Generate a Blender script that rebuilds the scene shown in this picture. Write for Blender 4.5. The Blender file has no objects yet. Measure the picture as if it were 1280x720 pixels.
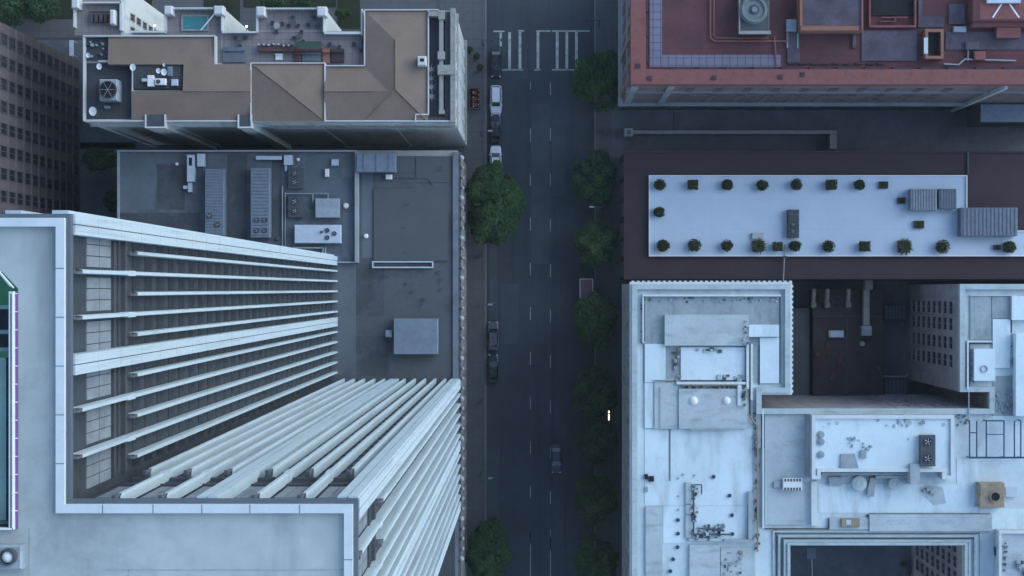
import bpy, bmesh, math, random
from mathutils import Vector, Matrix
R = math.radians
random.seed(7)
sc = bpy.context.scene
COL = sc.collection

# ------------------------------------------------------------------ camera, sky, sun, exposure
H = 250.0            # height of the drone
F = 1923.0           # focal length in photo pixels (1280 wide)
NX, NY = 672.0, 361.0  # where straight-down falls in the photo
cam = bpy.data.cameras.new('camera'); camo = bpy.data.objects.new('camera', cam); COL.objects.link(camo)
camo.location = (0, 0, H); camo.rotation_euler = (0, 0, 0)
cam.sensor_width = 36; cam.lens = 36 * F / 1280
cam.shift_x = -(NX - 640) / 1280; cam.shift_y = (NY - 360) / 1280
cam.clip_start = 1; cam.clip_end = 5000
sc.camera = camo
SUN_EL, SUN_AZ = 30, 62       # azimuth from north, clockwise
w = bpy.data.worlds.new('World'); sc.world = w; w.use_nodes = True
nt = w.node_tree; bg = nt.nodes['Background']
sky = nt.nodes.new('ShaderNodeTexSky'); sky.sky_type = 'NISHITA'; sky.sun_disc = False
sky.sun_elevation = R(SUN_EL); sky.sun_rotation = R(SUN_AZ); sky.ozone_density = 1.8; sky.dust_density = 0.3
nt.links.new(sky.outputs[0], bg.inputs[0]); bg.inputs[1].default_value = 0.13
sl = bpy.data.lights.new('sun', 'SUN'); sl.energy = 0.9; sl.angle = R(60); sl.color = (.84, .96, 1)
so = bpy.data.objects.new('sun', sl); COL.objects.link(so); so.location = (0, 0, 300)
d = Vector((math.sin(R(SUN_AZ)) * math.cos(R(SUN_EL)), math.cos(R(SUN_AZ)) * math.cos(R(SUN_EL)), math.sin(R(SUN_EL))))
so.rotation_euler = d.to_track_quat('Z', 'Y').to_euler()
sc.view_settings.view_transform = 'Standard'; sc.view_settings.look = 'None'
sc.view_settings.gamma = 1; sc.view_settings.exposure = 1.3
try: sc.view_settings.use_curve_mapping = False
except Exception: pass

# ------------------------------------------------------------------ helpers
def X(px, z=0): return (px - NX) * (H - z) / F
def Y(py, z=0): return (NY - py) * (H - z) / F

def mat(name, col, rough=.85, var=.18, scale=.25, stain=0., stain_col=None, stain_scale=.35, rows=None, grid=None, metal=0., bump=0., emit=None, spec=.3, streak=None, speck=0.):
    m = bpy.data.materials.new(name); m.use_nodes = True
    n = m.node_tree.nodes; l = m.node_tree.links
    b = n['Principled BSDF']; b.inputs['Roughness'].default_value = rough; b.inputs['Metallic'].default_value = metal
    b.inputs['Specular IOR Level'].default_value = spec
    geo = n.new('ShaderNodeNewGeometry'); pos = geo.outputs['Position']
    def noise(s, det=5, vec=None, rgh=.6):
        t = n.new('ShaderNodeTexNoise'); t.inputs['Scale'].default_value = s; t.inputs['Detail'].default_value = det
        t.inputs['Roughness'].default_value = rgh
        l.new(vec or pos, t.inputs['Vector']); return t.outputs['Fac']
    def ramp(fac, a, bb, c0=0., c1=1.):
        r = n.new('ShaderNodeMapRange'); r.inputs[1].default_value = a; r.inputs[2].default_value = bb
        r.inputs[3].default_value = c0; r.inputs[4].default_value = c1; l.new(fac, r.inputs[0]); return r.outputs[0]
    def mix(fac, a, bb, typ='MIX'):
        x = n.new('ShaderNodeMix'); x.data_type = 'RGBA'; x.blend_type = typ
        if isinstance(fac, float): x.inputs[0].default_value = fac
        else: l.new(fac, x.inputs[0])
        for v, i in ((a, 6), (bb, 7)):
            if isinstance(v, tuple): x.inputs[i].default_value = (*v, 1)
            else: l.new(v, x.inputs[i])
        return x.outputs[2]
    c = tuple(col)
    dark = tuple(v * (1 - var) for v in c); lite = tuple(min(1, v * (1 + var)) for v in c)
    out = mix(ramp(noise(scale), .3, .7), dark, lite)
    out = mix(ramp(noise(scale * 9, 3), .3, .7, 0., .5), out, mix(.5, out, dark) if False else dark)
    if stain > 0:
        s = ramp(noise(stain_scale, 7, rgh=.7), .5, .68, 0., stain)
        out = mix(s, out, stain_col or tuple(v * .45 for v in c))
    if speck:                                     # small dirt spots and puddle rims
        sp = ramp(noise(1.6, 6, rgh=.75), .6, .72, 0., speck); out = mix(sp, out, tuple(v * .5 for v in c))
        sp = ramp(noise(.5, 8, rgh=.8), .56, .62, 0., speck * .6); out = mix(sp, out, tuple(v * .68 for v in c))
    if streak:                                    # narrow run marks along one axis
        mp = n.new('ShaderNodeMapping'); mp.inputs['Scale'].default_value = streak; l.new(pos, mp.inputs[0])
        out = mix(ramp(noise(1., 4, mp.outputs[0]), .52, .7, 0., .5), out, tuple(v * .5 for v in c))
    if rows:                                      # (axis, period, strength)
        ax, per, st = rows
        wv = n.new('ShaderNodeTexWave'); wv.bands_direction = ax; wv.inputs['Scale'].default_value = 1 / per / 3.1831 * 0.5 * 2
        wv.inputs['Distortion'].default_value = .6; wv.inputs['Detail'].default_value = 1; l.new(pos, wv.inputs['Vector'])
        out = mix(ramp(wv.outputs['Fac'], 0., .5, st, 0.), out, tuple(v * .4 for v in c))
    if grid:                                      # (cell_x, cell_y, mortar, strength)
        gx, gy, mo, st = grid
        br = n.new('ShaderNodeTexBrick'); br.offset = 0; br.squash = 1
        br.inputs['Scale'].default_value = 1; br.inputs['Brick Width'].default_value = gx; br.inputs['Row Height'].default_value = gy
        br.inputs['Mortar Size'].default_value = mo; br.inputs['Mortar Smooth'].default_value = .3
        br.inputs['Color1'].default_value = (1, 1, 1, 1); br.inputs['Color2'].default_value = (.88, .88, .9, 1)
        l.new(pos, br.inputs['Vector'])
        out = mix(st, out, br.outputs['Color'], 'MULTIPLY')
        out = mix(ramp(br.outputs['Fac'], 0, 1, 0., st), out, tuple(v * .4 for v in c))
    l.new(out, b.inputs['Base Color'])
    rr = ramp(noise(scale * 4), .3, .7, max(0, rough - .1), min(1, rough + .1)); l.new(rr, b.inputs['Roughness'])
    if bump:
        bp = n.new('ShaderNodeBump'); bp.inputs['Strength'].default_value = bump; bp.inputs['Distance'].default_value = .1
        l.new(noise(3.), bp.inputs['Height']); l.new(bp.outputs[0], b.inputs['Normal'])
    if emit:
        b.inputs['Emission Color'].default_value = (*emit[0], 1); b.inputs['Emission Strength'].default_value = emit[1]
    return m

M = {}
M['asphalt'] = mat('asphalt', (.055, .066, .078), .9, .25, .1, .6, (.055, .056, .056), .15, streak=(.6, .015, 1))
M['alley'] = mat('alley_asphalt', (.115, .125, .14), .9, .3, .15, .5, (.06, .065, .075), .25)
M['sidewalk'] = mat('sidewalk_concrete', (.11, .112, .115), .9, .18, .3, .5, (.07, .07, .07), .3, grid=(1.5, 1.5, .02, .35))
M['kerb'] = mat('kerb_concrete', (.2, .19, .18), .9)
M['ground'] = mat('ground_earth', (.07, .07, .068), .95, .25, .1)
M['paint'] = mat('road_paint', (.46, .47, .45), .8, .3, .8, .75, (.12, .12, .12), 1.3)
M['paint_thin'] = mat('lane_paint', (.36, .37, .36), .8, .3, .8, .7, (.1, .1, .1), 1.3)
M['lawn'] = mat('lawn_green', (.024, .034, .018), .95, .35, .4)
M['tower_roof'] = mat('tower_roof_coating', (.385, .42, .4), .8, .16, .09, .75, (.25, .275, .262), .16, streak=(.35, .08, 1), speck=.2)
M['white_metal'] = mat('white_panel', (.72, .72, .7), .6, .05, .5, .2, (.5, .5, .5), .8)
M['fin'] = mat('fin_white_concrete', (.46, .56, .62), .75, .1, .5, .45, (.38, .41, .42), .5, streak=(2, 2, .05))
M['fin_dark'] = mat('fin_dark_joint', (.1, .11, .13), .8)  # dark material of the joints, grooves, fin end caps and head blocks
M['coping'] = mat('coping_white', (.56, .6, .6), .7, .08, .6, .35, (.42, .45, .45), .8)
M['gutter'] = mat('gutter_grey', (.11, .13, .16), .7)
M['tower_wall'] = mat('tower_wall_spandrel', (.052, .062, .075), .6, .2, .4)
M['tower_glass'] = mat('tower_glass', (.036, .043, .052), .4, .3, .5, spec=.3)
M['louver'] = mat('light_louver', (.22, .255, .29), .7, .2, .6, .5, (.13, .15, .17), 1.1)
M['glass'] = mat('dark_glass', (.02, .024, .03), .15, .3, .4, spec=.5)
M['brick_brown'] = mat('brown_brick', (.095, .078, .084), .9, .15, .3, .3, (.1, .08, .08), .4)
M['stone'] = mat('pale_stone', (.3, .29, .27), .9, .12, .3, .5, (.16, .155, .15), .3, streak=(.9, .9, .06))
M['stone_white'] = mat('white_stone', (.55, .55, .54), .8, .1, .5, .3, (.35, .35, .35), .6)
M['facade_pale'] = mat('pale_facade', (.6, .62, .6), .9, .1, .3, .5, (.42, .42, .4), .3, streak=(.5, .5, .05))
M['tile'] = mat('brown_roof_tile', (.215, .158, .122), .85, .14, .2, .4, (.165, .125, .11), .25, speck=.35, rows=('X', .45, .07))
M['tile_y'] = mat('brown_roof_tile_turned', (.22, .162, .125), .85, .14, .2, .4, (.17, .13, .112), .25, speck=.35, rows=('Y', .45, .07))
M['tar'] = mat('dark_tar_roof', (.065, .068, .075), .9, .2, .3, .5, (.04, .04, .045), .4)
M['terrace'] = mat('terrace_paving', (.24, .215, .21), .85, .1, .4, .3, (.16, .14, .14), .5, grid=(1, 1, .03, .3))
M['roof_grey'] = mat('grey_roof_felt', (.13, .148, .17), .9, .22, .1, .85, (.05, .055, .06), .13, speck=.7, streak=(.3, .12, 1))
M['roof_grey2'] = mat('worn_grey_deck', (.092, .1, .108), .9, .18, .15, .75, (.05, .055, .06), .17)
M['roof_grey3'] = mat('grey_deck_sheet', (.082, .09, .095), .9, .07, .2, .4, (.066, .07, .075), .3)
M['parapet_grey'] = mat('pale_parapet', (.3, .32, .34), .8, .1, .4, .3)
M['white_roof'] = mat('white_roof_membrane', (.6, .69, .71), .75, .07, .12, .5, (.47, .54, .55), .1, streak=(.5, .12, 1), speck=.35)
M['white_roof2'] = mat('white_terrace_membrane', (.5, .6, .7), .75, .06, .12, .35, (.4, .49, .58), .15, grid=(9, 4.6, .02, .12), speck=.12)
M['pale_roof'] = mat('pale_grey_roof', (.42, .48, .485), .8, .13, .25, .7, (.3, .34, .345), .3, streak=(.3, .9, 1), speck=.6)
M['mid_roof'] = mat('weathered_grey_roof', (.31, .355, .37), .85, .16, .25, .65, (.2, .225, .235), .35, streak=(.9, .3, 1), speck=.6)
M['brown_roof'] = mat('dark_brown_roof', (.056, .037, .045), .9, .12, .15, .4, (.042, .036, .04), .2)
M['red_roof'] = mat('red_brown_roof', (.125, .048, .052), .9, .25, .2, .75, (.078, .042, .047), .22, speck=.65)
M['pink'] = mat('pink_parapet', (.23, .086, .078), .85, .16, .6, .7, (.15, .062, .055), .6, streak=(.9, .9, .9))
M['orange'] = mat('orange_steel', (.26, .115, .08), .7, .15, .6, .4, (.2, .09, .07), .8)
M['lilac'] = mat('lilac_pavers', (.2, .185, .25), .8, .15, .5, .5, (.13, .12, .17), .5, grid=(1.1, 1.1, .06, .5))
M['grey_red'] = mat('grey_violet_roof', (.1, .085, .11), .9, .4, .35, .8, (.06, .04, .05), .3)
M['sage'] = mat('grey_green_facade', (.25, .185, .178), .9, .14, .25, .5, (.08, .085, .09), .3, streak=(.7, .7, .08))
M['metal'] = mat('galvanised_metal', (.3, .34, .37), .6, .2, .9, .5, (.18, .2, .22), 1.2, metal=.1)
M['metal_lt'] = mat('pale_metal', (.48, .54, .6), .5, .1, .9, .25, (.3, .33, .36), 1., metal=.1)
M['metal_dk'] = mat('dark_metal', (.07, .075, .085), .6, .2, .9)
M['metal_blue'] = mat('blue_grey_metal', (.17, .21, .26), .6, .16, .9, .5, (.11, .135, .17), 1.2, metal=.1)
M['steel_blue'] = mat('blue_painted_steel', (.03, .05, .12), .5, .1)
M['black'] = mat('black_void', (.012, .012, .014), .8, .1)
M['white'] = mat('white_paint', (.75, .76, .77), .5, .05)
M['tan'] = mat('tan_weathered', (.3, .24, .17), .85, .25, .9, .5, (.14, .11, .09), 1.2)
M['pool'] = mat('pool_water', (.05, .22, .22), .2, .1, .8, spec=.5)
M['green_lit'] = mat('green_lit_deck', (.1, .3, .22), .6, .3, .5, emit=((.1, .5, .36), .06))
M['green_beam'] = mat('pale_green_beam', (.3, .46, .4), .6, .2)
M['purple_led'] = mat('purple_led', (.16, .09, .22), .5, .05, emit=((.4, .1, .4), .02))
M['lamp_on'] = mat('lamp_warm', (.9, .8, .5), .5, .02, emit=((1, .75, .35), 2.5))
M['lamp_white'] = mat('lamp_white', (.9, .9, .9), .5, .02, emit=((.9, .95, 1), 3.))
M['amber'] = mat('amber_bulb', (.8, .3, .1), .5, .02, emit=((1, .35, .12), .25))
M['leaf1'] = mat('leaf_dark', (.036, .074, .03), .95, .3, .6)
M['leaf2'] = mat('leaf_mid', (.044, .088, .032), .95, .3, .6)
M['leaf3'] = mat('leaf_light', (.052, .1, .034), .95, .3, .6)
M['leaf4'] = mat('leaf_olive', (.056, .086, .028), .95, .3, .6); M['leaf5'] = mat('leaf_bluish', (.032, .068, .036), .95, .3, .6)
M['potleaf'] = mat('pot_leaf', (.03, .042, .02), .85, .3, 2)
M['potleaf2'] = mat('pot_leaf_olive', (.05, .062, .026), .85, .3, 2)
M['bark'] = mat('bark', (.09, .07, .055), .95, .3, 2)
M['terracotta'] = mat('dark_planter', (.08, .075, .075), .9, .2, 1)
M['car_white'] = mat('car_paint_white', (.62, .65, .68), .3, .03, spec=.5)
M['car_black'] = mat('car_paint_black', (.018, .018, .022), .3, .1, spec=.5)
M['car_grey'] = mat('car_paint_grey', (.07, .075, .085), .3, .05, spec=.5)
M['car_blue'] = mat('car_paint_slate', (.03, .042, .055), .35, .05, spec=.5)
M['car_glass'] = mat('car_glass', (.015, .018, .022), .1, .1, spec=.6)
M['worn_parapet'] = mat('worn_parapet', (.15, .17, .2), .85, .2, .4, .5)
M['base_roof'] = mat('worn_pale_membrane', (.54, .62, .63), .8, .1, .15, .6, (.39, .445, .45), .14, streak=(.5, .12, 1), speck=.4)
M['brick_pale'] = mat('brick_sill', (.15, .125, .13), .9, .15, .4)
M['roof_blue'] = mat('pale_blue_felt', (.125, .15, .175), .9, .2, .15, .8, (.09, .105, .125), .2, speck=.4)
M['roof_dirt'] = mat('dirty_felt', (.07, .076, .085), .9, .3, .3, .7, (.11, .12, .14), .4, speck=.5)
M['court_roof'] = mat('red_brown_felt', (.062, .044, .046), .9, .25, .3, .6, (.05, .035, .035), .4)
M['fan_grey'] = mat('fan_grey_green', (.17, .2, .2), .6, .2, .9, .4)
M['rib'] = mat('rib_metal', (.13, .15, .18), .6, .25, 1.5)
M['rubber'] = mat('rubber', (.02, .02, .02), .9)
M['red_lens'] = mat('red_lens', (.3, .02, .02), .3)
M['truck_red'] = mat('truck_plum', (.13, .06, .09), .6, .1)
M['wood_red'] = mat('red_brown_wood', (.11, .055, .05), .8, .25, 1.5)
M['green_cloth'] = mat('green_canvas', (.04, .07, .055), .8, .2, 1)
M['dark_stone'] = mat('dark_base_stone', (.09, .095, .105), .7, .2, .4)
M['wall_white'] = mat('worn_white_wall', (.34, .35, .35), .85, .1, .4, .5, (.2, .2, .2), .5, streak=(.7, .7, .08))
M['court_wall'] = mat('court_wall_render', (.3, .275, .275), .9, .12, .4, .5, (.13, .12, .12), .3, streak=(.9, .9, .08))

class MB:
    def __init__(s): s.v = []; s.f = []; s.mi = []
    def poly(s, pts, mi=0):
        i = len(s.v); s.v += [tuple(p) for p in pts]; s.f.append(tuple(range(i, i + len(pts)))); s.mi.append(mi); return s
    def box(s, x0, x1, y0, y1, z0, z1, mi=0, ch=0.):
        if x0 > x1: x0, x1 = x1, x0
        if y0 > y1: y0, y1 = y1, y0
        i = len(s.v)
        if ch <= 0:
            s.v += [(x0, y0, z0), (x1, y0, z0), (x1, y1, z0), (x0, y1, z0), (x0, y0, z1), (x1, y0, z1), (x1, y1, z1), (x0, y1, z1)]
            fs = [(3, 2, 1, 0), (4, 5, 6, 7), (0, 1, 5, 4), (1, 2, 6, 5), (2, 3, 7, 6), (3, 0, 4, 7)]
        else:
            c = ch
            s.v += [(x0, y0, z0), (x1, y0, z0), (x1, y1, z0), (x0, y1, z0), (x0, y0, z1 - c), (x1, y0, z1 - c), (x1, y1, z1 - c), (x0, y1, z1 - c),
                    (x0 + c, y0 + c, z1), (x1 - c, y0 + c, z1), (x1 - c, y1 - c, z1), (x0 + c, y1 - c, z1)]
            fs = [(3, 2, 1, 0), (0, 1, 5, 4), (1, 2, 6, 5), (2, 3, 7, 6), (3, 0, 4, 7), (4, 5, 9, 8), (5, 6, 10, 9), (6, 7, 11, 10), (7, 4, 8, 11), (8, 9, 10, 11)]
        for f in fs: s.f.append(tuple(i + k for k in f)); s.mi.append(mi)
        return s
    def pbox(s, p, z0, z1, mi=0, ch=0., zr=None):      # p = photo rectangle of the top face
        zr = z1 if zr is None else zr
        return s.box(X(p[0], zr), X(p[2], zr), Y(p[3], zr), Y(p[1], zr), z0, z1, mi, ch)
    def prism(s, pts, z0, z1, mi=0, top=True):
        a = sum(pts[k][0] * pts[(k + 1) % len(pts)][1] - pts[(k + 1) % len(pts)][0] * pts[k][1] for k in range(len(pts)))
        if a < 0: pts = pts[::-1]
        n = len(pts); i = len(s.v)
        s.v += [(x, y, z0) for x, y in pts] + [(x, y, z1) for x, y in pts]
        if top: s.f.append(tuple(range(i + n, i + 2 * n))); s.mi.append(mi)
        for k in range(n):
            k2 = (k + 1) % n; s.f.append((i + k, i + k2, i + n + k2, i + n + k)); s.mi.append(mi)
        return s
    def cyl(s, x, y, z0, z1, r, r2=None, n=16, mi=0):
        r2 = r if r2 is None else r2; i = len(s.v)
        for z, rr in ((z0, r), (z1, r2)):
            s.v += [(x + rr * math.cos(2 * math.pi * k / n), y + rr * math.sin(2 * math.pi * k / n), z) for k in range(n)]
        s.f.append(tuple(range(i + n, i + 2 * n))); s.mi.append(mi)
        for k in range(n):
            k2 = (k + 1) % n; s.f.append((i + k, i + k2, i + n + k2, i + n + k)); s.mi.append(mi)
        return s
    def ring(s, x, y, z0, z1, ri, ro, n=20, mi=0):
        i = len(s.v)
        for rr, z in ((ro, z0), (ro, z1), (ri, z1), (ri, z0)):
            s.v += [(x + rr * math.cos(2 * math.pi * k / n), y + rr * math.sin(2 * math.pi * k / n), z) for k in range(n)]
        for j in range(3):
            for k in range(n):
                k2 = (k + 1) % n; s.f.append((i + j * n + k, i + j * n + k2, i + (j + 1) * n + k2, i + (j + 1) * n + k)); s.mi.append(mi)
        return s
    def dome(s, x, y, z, r, h, n=16, m=5, mi=0):
        i = len(s.v)
        for j in range(m):
            a = j / m * math.pi / 2
            s.v += [(x + r * math.cos(a) * math.cos(2 * math.pi * k / n), y + r * math.cos(a) * math.sin(2 * math.pi * k / n), z + h * math.sin(a)) for k in range(n)]
        s.v.append((x, y, z + h))
        for j in range(m - 1):
            for k in range(n):
                k2 = (k + 1) % n; s.f.append((i + j * n + k, i + j * n + k2, i + (j + 1) * n + k2, i + (j + 1) * n + k)); s.mi.append(mi)
        for k in range(n): s.f.append((i + (m - 1) * n + k, i + (m - 1) * n + (k + 1) % n, i + m * n)); s.mi.append(mi)
        return s
    def tube(s, a, b, r, r2=None, n=6, mi=0):
        a = Vector(a); b = Vector(b); dd = (b - a)
        if dd.length < 1e-6: return s
        q = dd.to_track_quat('Z', 'Y'); r2 = r if r2 is None else r2; i = len(s.v)
        for p, rr in ((a, r), (b, r2)):
            for k in range(n):
                t = 2 * math.pi * k / n; s.v.append(tuple(p + q @ Vector((rr * math.cos(t), rr * math.sin(t), 0))))
        for k in range(n):
            k2 = (k + 1) % n; s.f.append((i + k, i + k2, i + n + k2, i + n + k)); s.mi.append(mi)
        s.f.append(tuple(range(i + n, i + 2 * n))); s.mi.append(mi); s.f.append(tuple(range(i + n - 1, i - 1, -1))); s.mi.append(mi)
        return s
    def pipe(s, pts, r, mi=0):
        for a, b in zip(pts[:-1], pts[1:]): s.tube(a, b, r, mi=mi)
        return s
    def hip(s, x0, x1, y0, y1, ze, zr, axis='x', ins=None, mi=0):
        if x0 > x1: x0, x1 = x1, x0
        if y0 > y1: y0, y1 = y1, y0
        if axis == 'x':
            k = (y1 - y0) / 2 if ins is None else ins; ym = (y0 + y1) / 2; a = (min(x0 + k, (x0 + x1) / 2), ym, zr); b = (max(x1 - k, (x0 + x1) / 2), ym, zr)
        else:
            k = (x1 - x0) / 2 if ins is None else ins; xm = (x0 + x1) / 2; a = (xm, min(y0 + k, (y0 + y1) / 2), zr); b = (xm, max(y1 - k, (y0 + y1) / 2), zr)
        A, B, C, D = (x0, y0, ze), (x1, y0, ze), (x1, y1, ze), (x0, y1, ze)
        if axis == 'x':
            s.poly([A, B, b, a], mi); s.poly([C, D, a, b], mi); s.poly([D, A, a], mi); s.poly([B, C, b], mi)
        else:
            s.poly([D, A, a, b], mi); s.poly([B, C, b, a], mi); s.poly([A, B, a], mi); s.poly([C, D, b], mi)
        return s
    def build(s, name, m, parent=None, smooth=False, loc=None, kind=None, label=None):
        me = bpy.data.meshes.new(name); o0 = Vector((0, 0, 0))
        if parent is not None: o0 = Vector(WL[parent])
        if loc is not None: o0 = Vector(loc)
        me.from_pydata([(x - o0.x, y - o0.y, z - o0.z) for x, y, z in s.v], [], s.f)
        ms = m if isinstance(m, (list, tuple)) else [m]
        for k in ms: me.materials.append(M[k])
        for p, k in zip(me.polygons, s.mi): p.material_index = k; p.use_smooth = smooth
        me.update()
        o = bpy.data.objects.new(name, me); COL.objects.link(o); WL[o.name] = tuple(o0)
        if parent is not None: o.parent = bpy.data.objects[parent] if isinstance(parent, str) else parent
        elif loc is not None: o.location = o0
        if kind: o['kind'] = kind
        if label: o['label'] = label
        return o
class WLD(dict):                                   # world origin of each object by name
    def __getitem__(s, k): return dict.__getitem__(s, k if isinstance(k, str) else k.name)
WL = WLD()
LABELS = set()
def tag(o, label, cat, group=None):
    if label in LABELS: print('DUPLICATE LABEL', label)
    LABELS.add(label); o['label'] = label; o['category'] = cat
    if group: o['group'] = group
    return o
def thing(name, label, cat, loc, group=None):
    o = bpy.data.objects.new(name, None); o.empty_display_size = .5; COL.objects.link(o); o.location = loc; WL[o.name] = tuple(loc)
    return tag(o, label, cat, group)
def dup(root, loc, rz=0, label=None, group=None, scale=None, skip=()):
    r = root.copy(); COL.objects.link(r); r.location = loc; r.rotation_euler = (0, 0, rz); WL[r.name] = tuple(loc)
    if scale: r.scale = scale if isinstance(scale, (list, tuple)) else (scale,) * 3
    if label: tag(r, label, root['category'], group)
    for ch in list(root.children):
        c = ch.copy(); COL.objects.link(c); c.parent = r
        for g in list(ch.children):
            e = g.copy(); COL.objects.link(e); e.parent = c
    return r
def struct(name, mb, m): return mb.build(name, m, kind='structure')
def one(name, mb, m, label, cat, loc, group=None): return tag(mb.build(name, m, loc=loc), label, cat, group)

# windows on a wall: axis 'x' = wall of constant x facing side s; u = positions along it
def window_mesh(w_, h_, axis, s, fr=.1, name='window', glass='glass', frame='stone'):
    b = MB()
    def bx(u0, u1, z0, z1, dep, mi):
        if axis == 'x': b.box(0, s * dep, u0, u1, z0, z1, mi)
        else: b.box(u0, u1, 0, s * dep, z0, z1, mi)
    bx(-w_ / 2, w_ / 2, 0, h_, .03, 0)
    bx(-w_ / 2 - fr, -w_ / 2, 0, h_, .1, 1); bx(w_ / 2, w_ / 2 + fr, 0, h_, .1, 1)
    bx(-w_ / 2 - fr, w_ / 2 + fr, h_, h_ + fr, .12, 1); bx(-w_ / 2 - fr * 1.5, w_ / 2 + fr * 1.5, -fr, 0, .2, 1)
    bx(-.03, .03, 0, h_, .06, 1)
    me = bpy.data.meshes.new(name); me.from_pydata(b.v, [], b.f); me.materials.append(M[glass]); me.materials.append(M[frame])
    for p, k in zip(me.polygons, b.mi): p.material_index = k
    return me, b
WC = {}
def windows(parent, axis, c, s, us, zs, w_, h_, frame='stone', glass='glass', limit=98):
    me, b = window_mesh(w_, h_, axis, s, frame=frame, glass=glass); o0 = WL[parent]; rest = MB()
    for z in zs:
        for u in us:
            p = (c, u, z) if axis == 'x' else (u, c, z)
            if WC.get(parent.name, 0) < limit:
                o = bpy.data.objects.new('window', me); COL.objects.link(o); o.parent = parent
                o.location = [p[k] - o0[k] for k in range(3)]; WC[parent.name] = WC.get(parent.name, 0) + 1
            else:
                i = len(rest.v); rest.v += [(p[0] + v[0], p[1] + v[1], p[2] + v[2]) for v in b.v]
                rest.f += [tuple(i + k for k in f) for f in b.f]; rest.mi += b.mi
    if rest.v: rest.build('window', [glass, frame], parent, kind='stuff')
def frange(a, b, st):
    out = []; x = a
    while (x <= b + 1e-6) if st > 0 else (x >= b - 1e-6): out.append(x); x += st
    return out
def P2(pts, z): return [(X(a, z), Y(b, z)) for a, b in pts]
def ringpoly(mb, pts, wd, z0, z1, mi=0, close=True):
    """parapet strips along a rectilinear outline given in metres, to its inside"""
    n = len(pts); a = sum(pts[k][0] * pts[(k + 1) % n][1] - pts[(k + 1) % n][0] * pts[k][1] for k in range(n))
    if a < 0: pts = pts[::-1]
    def off(k):
        p0 = Vector(pts[k - 1]); p1 = Vector(pts[k]); p2 = Vector(pts[(k + 1) % n])
        d1 = (p1 - p0).normalized(); d2 = (p2 - p1).normalized(); n1 = Vector((-d1.y, d1.x)); n2 = Vector((-d2.y, d2.x))
        m = (n1 + n2); return p1 + m * (wd / max(.3, 1 + n1.dot(n2)))
    inn = [off(k) for k in range(n)]
    for k in range(n):
        k2 = (k + 1) % n; A, B, C, D = pts[k], pts[k2], inn[k2], inn[k]
        mb.poly([(*A, z1), (*B, z1), (*C, z1), (*D, z1)], mi)
        mb.poly([(*A, z0), (*B, z0), (*B, z1), (*A, z1)], mi); mb.poly([(*C, z0), (*D, z0), (*D, z1), (*C, z1)], mi)
    return mb

# ------------------------------------------------------------------ ground, road
g = MB(); g.box(-1200, 1200, -1200, 1200, -.5, 0); struct('ground', g, 'ground')
hm = bpy.data.materials.new('haze'); hm.use_nodes = True; hn = hm.node_tree; hn.nodes.clear()
ho = hn.nodes.new('ShaderNodeOutputMaterial'); hv = hn.nodes.new('ShaderNodeVolumePrincipled'); hv.inputs['Color'].default_value = (.78, .88, .95, 1); hv.inputs['Density'].default_value = .00006
hn.links.new(hv.outputs[0], ho.inputs['Volume']); M['haze'] = hm
g = MB(); g.box(-1250, 1250, -1250, 1250, -2, 262); g.build('haze', 'haze', kind='stuff')
KW, KE = X(608), X(743)
BW, BE = -11.0, 13.0
g = MB(); g.poly([(KW, -400, .006), (KE, -400, .006), (KE, 400, .006), (KW, 400, .006)]); struct('road', g, 'asphalt')
g = MB(); g.box(-16, KW - .18, -400, 400, 0, .13); struct('sidewalk', g, 'sidewalk')
g = MB(); g.box(KE + .18, 22, -400, 400, 0, .13); struct('sidewalk', g, 'sidewalk')
g = MB(); g.box(KW - .18, KW, -400, 400, 0, .15); struct('kerb', g, 'kerb')
g = MB(); g.box(KE, KE + .18, -400, 400, 0, .15); struct('kerb', g, 'kerb')
g = MB()   # alleys
g.poly([(X(60), Y(186), .004), (-16, Y(186), .004), (-16, Y(178), .004), (X(60), Y(178), .004)])
g.poly([(-110, Y(300), .004), (X(170), Y(300), .004), (X(170), Y(50), .004), (-110, Y(50), .004)])
g.poly([(22.2, Y(192), .004), (110, Y(192), .004), (110, Y(120), .004), (22.2, Y(120), .004)])
g.box(BE - 1, 22, Y(191), Y(130), .14, .145)
struct('alley_paving', g, 'alley')
g = MB(); g.poly([(-120, Y(47), .01), (X(190), Y(47), .01), (X(190), Y(24), .01), (-120, Y(24), .01)])
g.poly([(X(190), Y(60), .008), (-16, Y(60), .008), (-16, 70, .008), (X(190), 70, .008)]); struct('path', g, 'sidewalk')
g = MB(); g.box(-120, X(190), Y(23), Y(-60), 0, .12); g.box(X(255), X(300), Y(28), Y(-60), 0.02, .12); g.box(X(305), X(420), Y(9), Y(-60), .02, .13)
g.box(X(422), X(450), Y(36), Y(-60), .02, .13); struct('lawn', g, 'lawn')

M['patch_dark'] = mat('asphalt_patch_dark', (.048, .056, .066), .9, .2, .3); M['patch_pale'] = mat('asphalt_patch_pale', (.068, .08, .09), .9, .2, .3)
for q, m_ in (((626, 355, 648, 430), 'patch_pale'), ((631, 470, 661, 500), 'patch_dark'), ((668, 430, 685, 475), 'patch_dark'), ((609, 560, 624, 720), 'patch_pale'), ((646, 100, 662, 118), 'patch_dark'), ((664, 130, 687, 330), 'patch_pale'), ((690, 150, 706, 245), 'patch_pale'), ((612, 305, 622, 400), 'patch_pale'), ((700, 470, 722, 530), 'patch_dark')):
    g = MB(); g.poly([(X(q[0]), Y(q[3]), .0085), (X(q[2]), Y(q[3]), .0085), (X(q[2]), Y(q[1]), .0085), (X(q[0]), Y(q[1]), .0085)]); struct('road_patch', g, m_)
g = MB()
for px, py, r_ in ((655, 200, .35), (676, 345, .35), (640, 330, .3), (700, 420, .35), (652, 560, .3), (681, 640, .35)): g.cyl(X(px), Y(py), .007, .0105, r_, n=14)
struct('manhole_covers', g, 'patch_dark')
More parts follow.
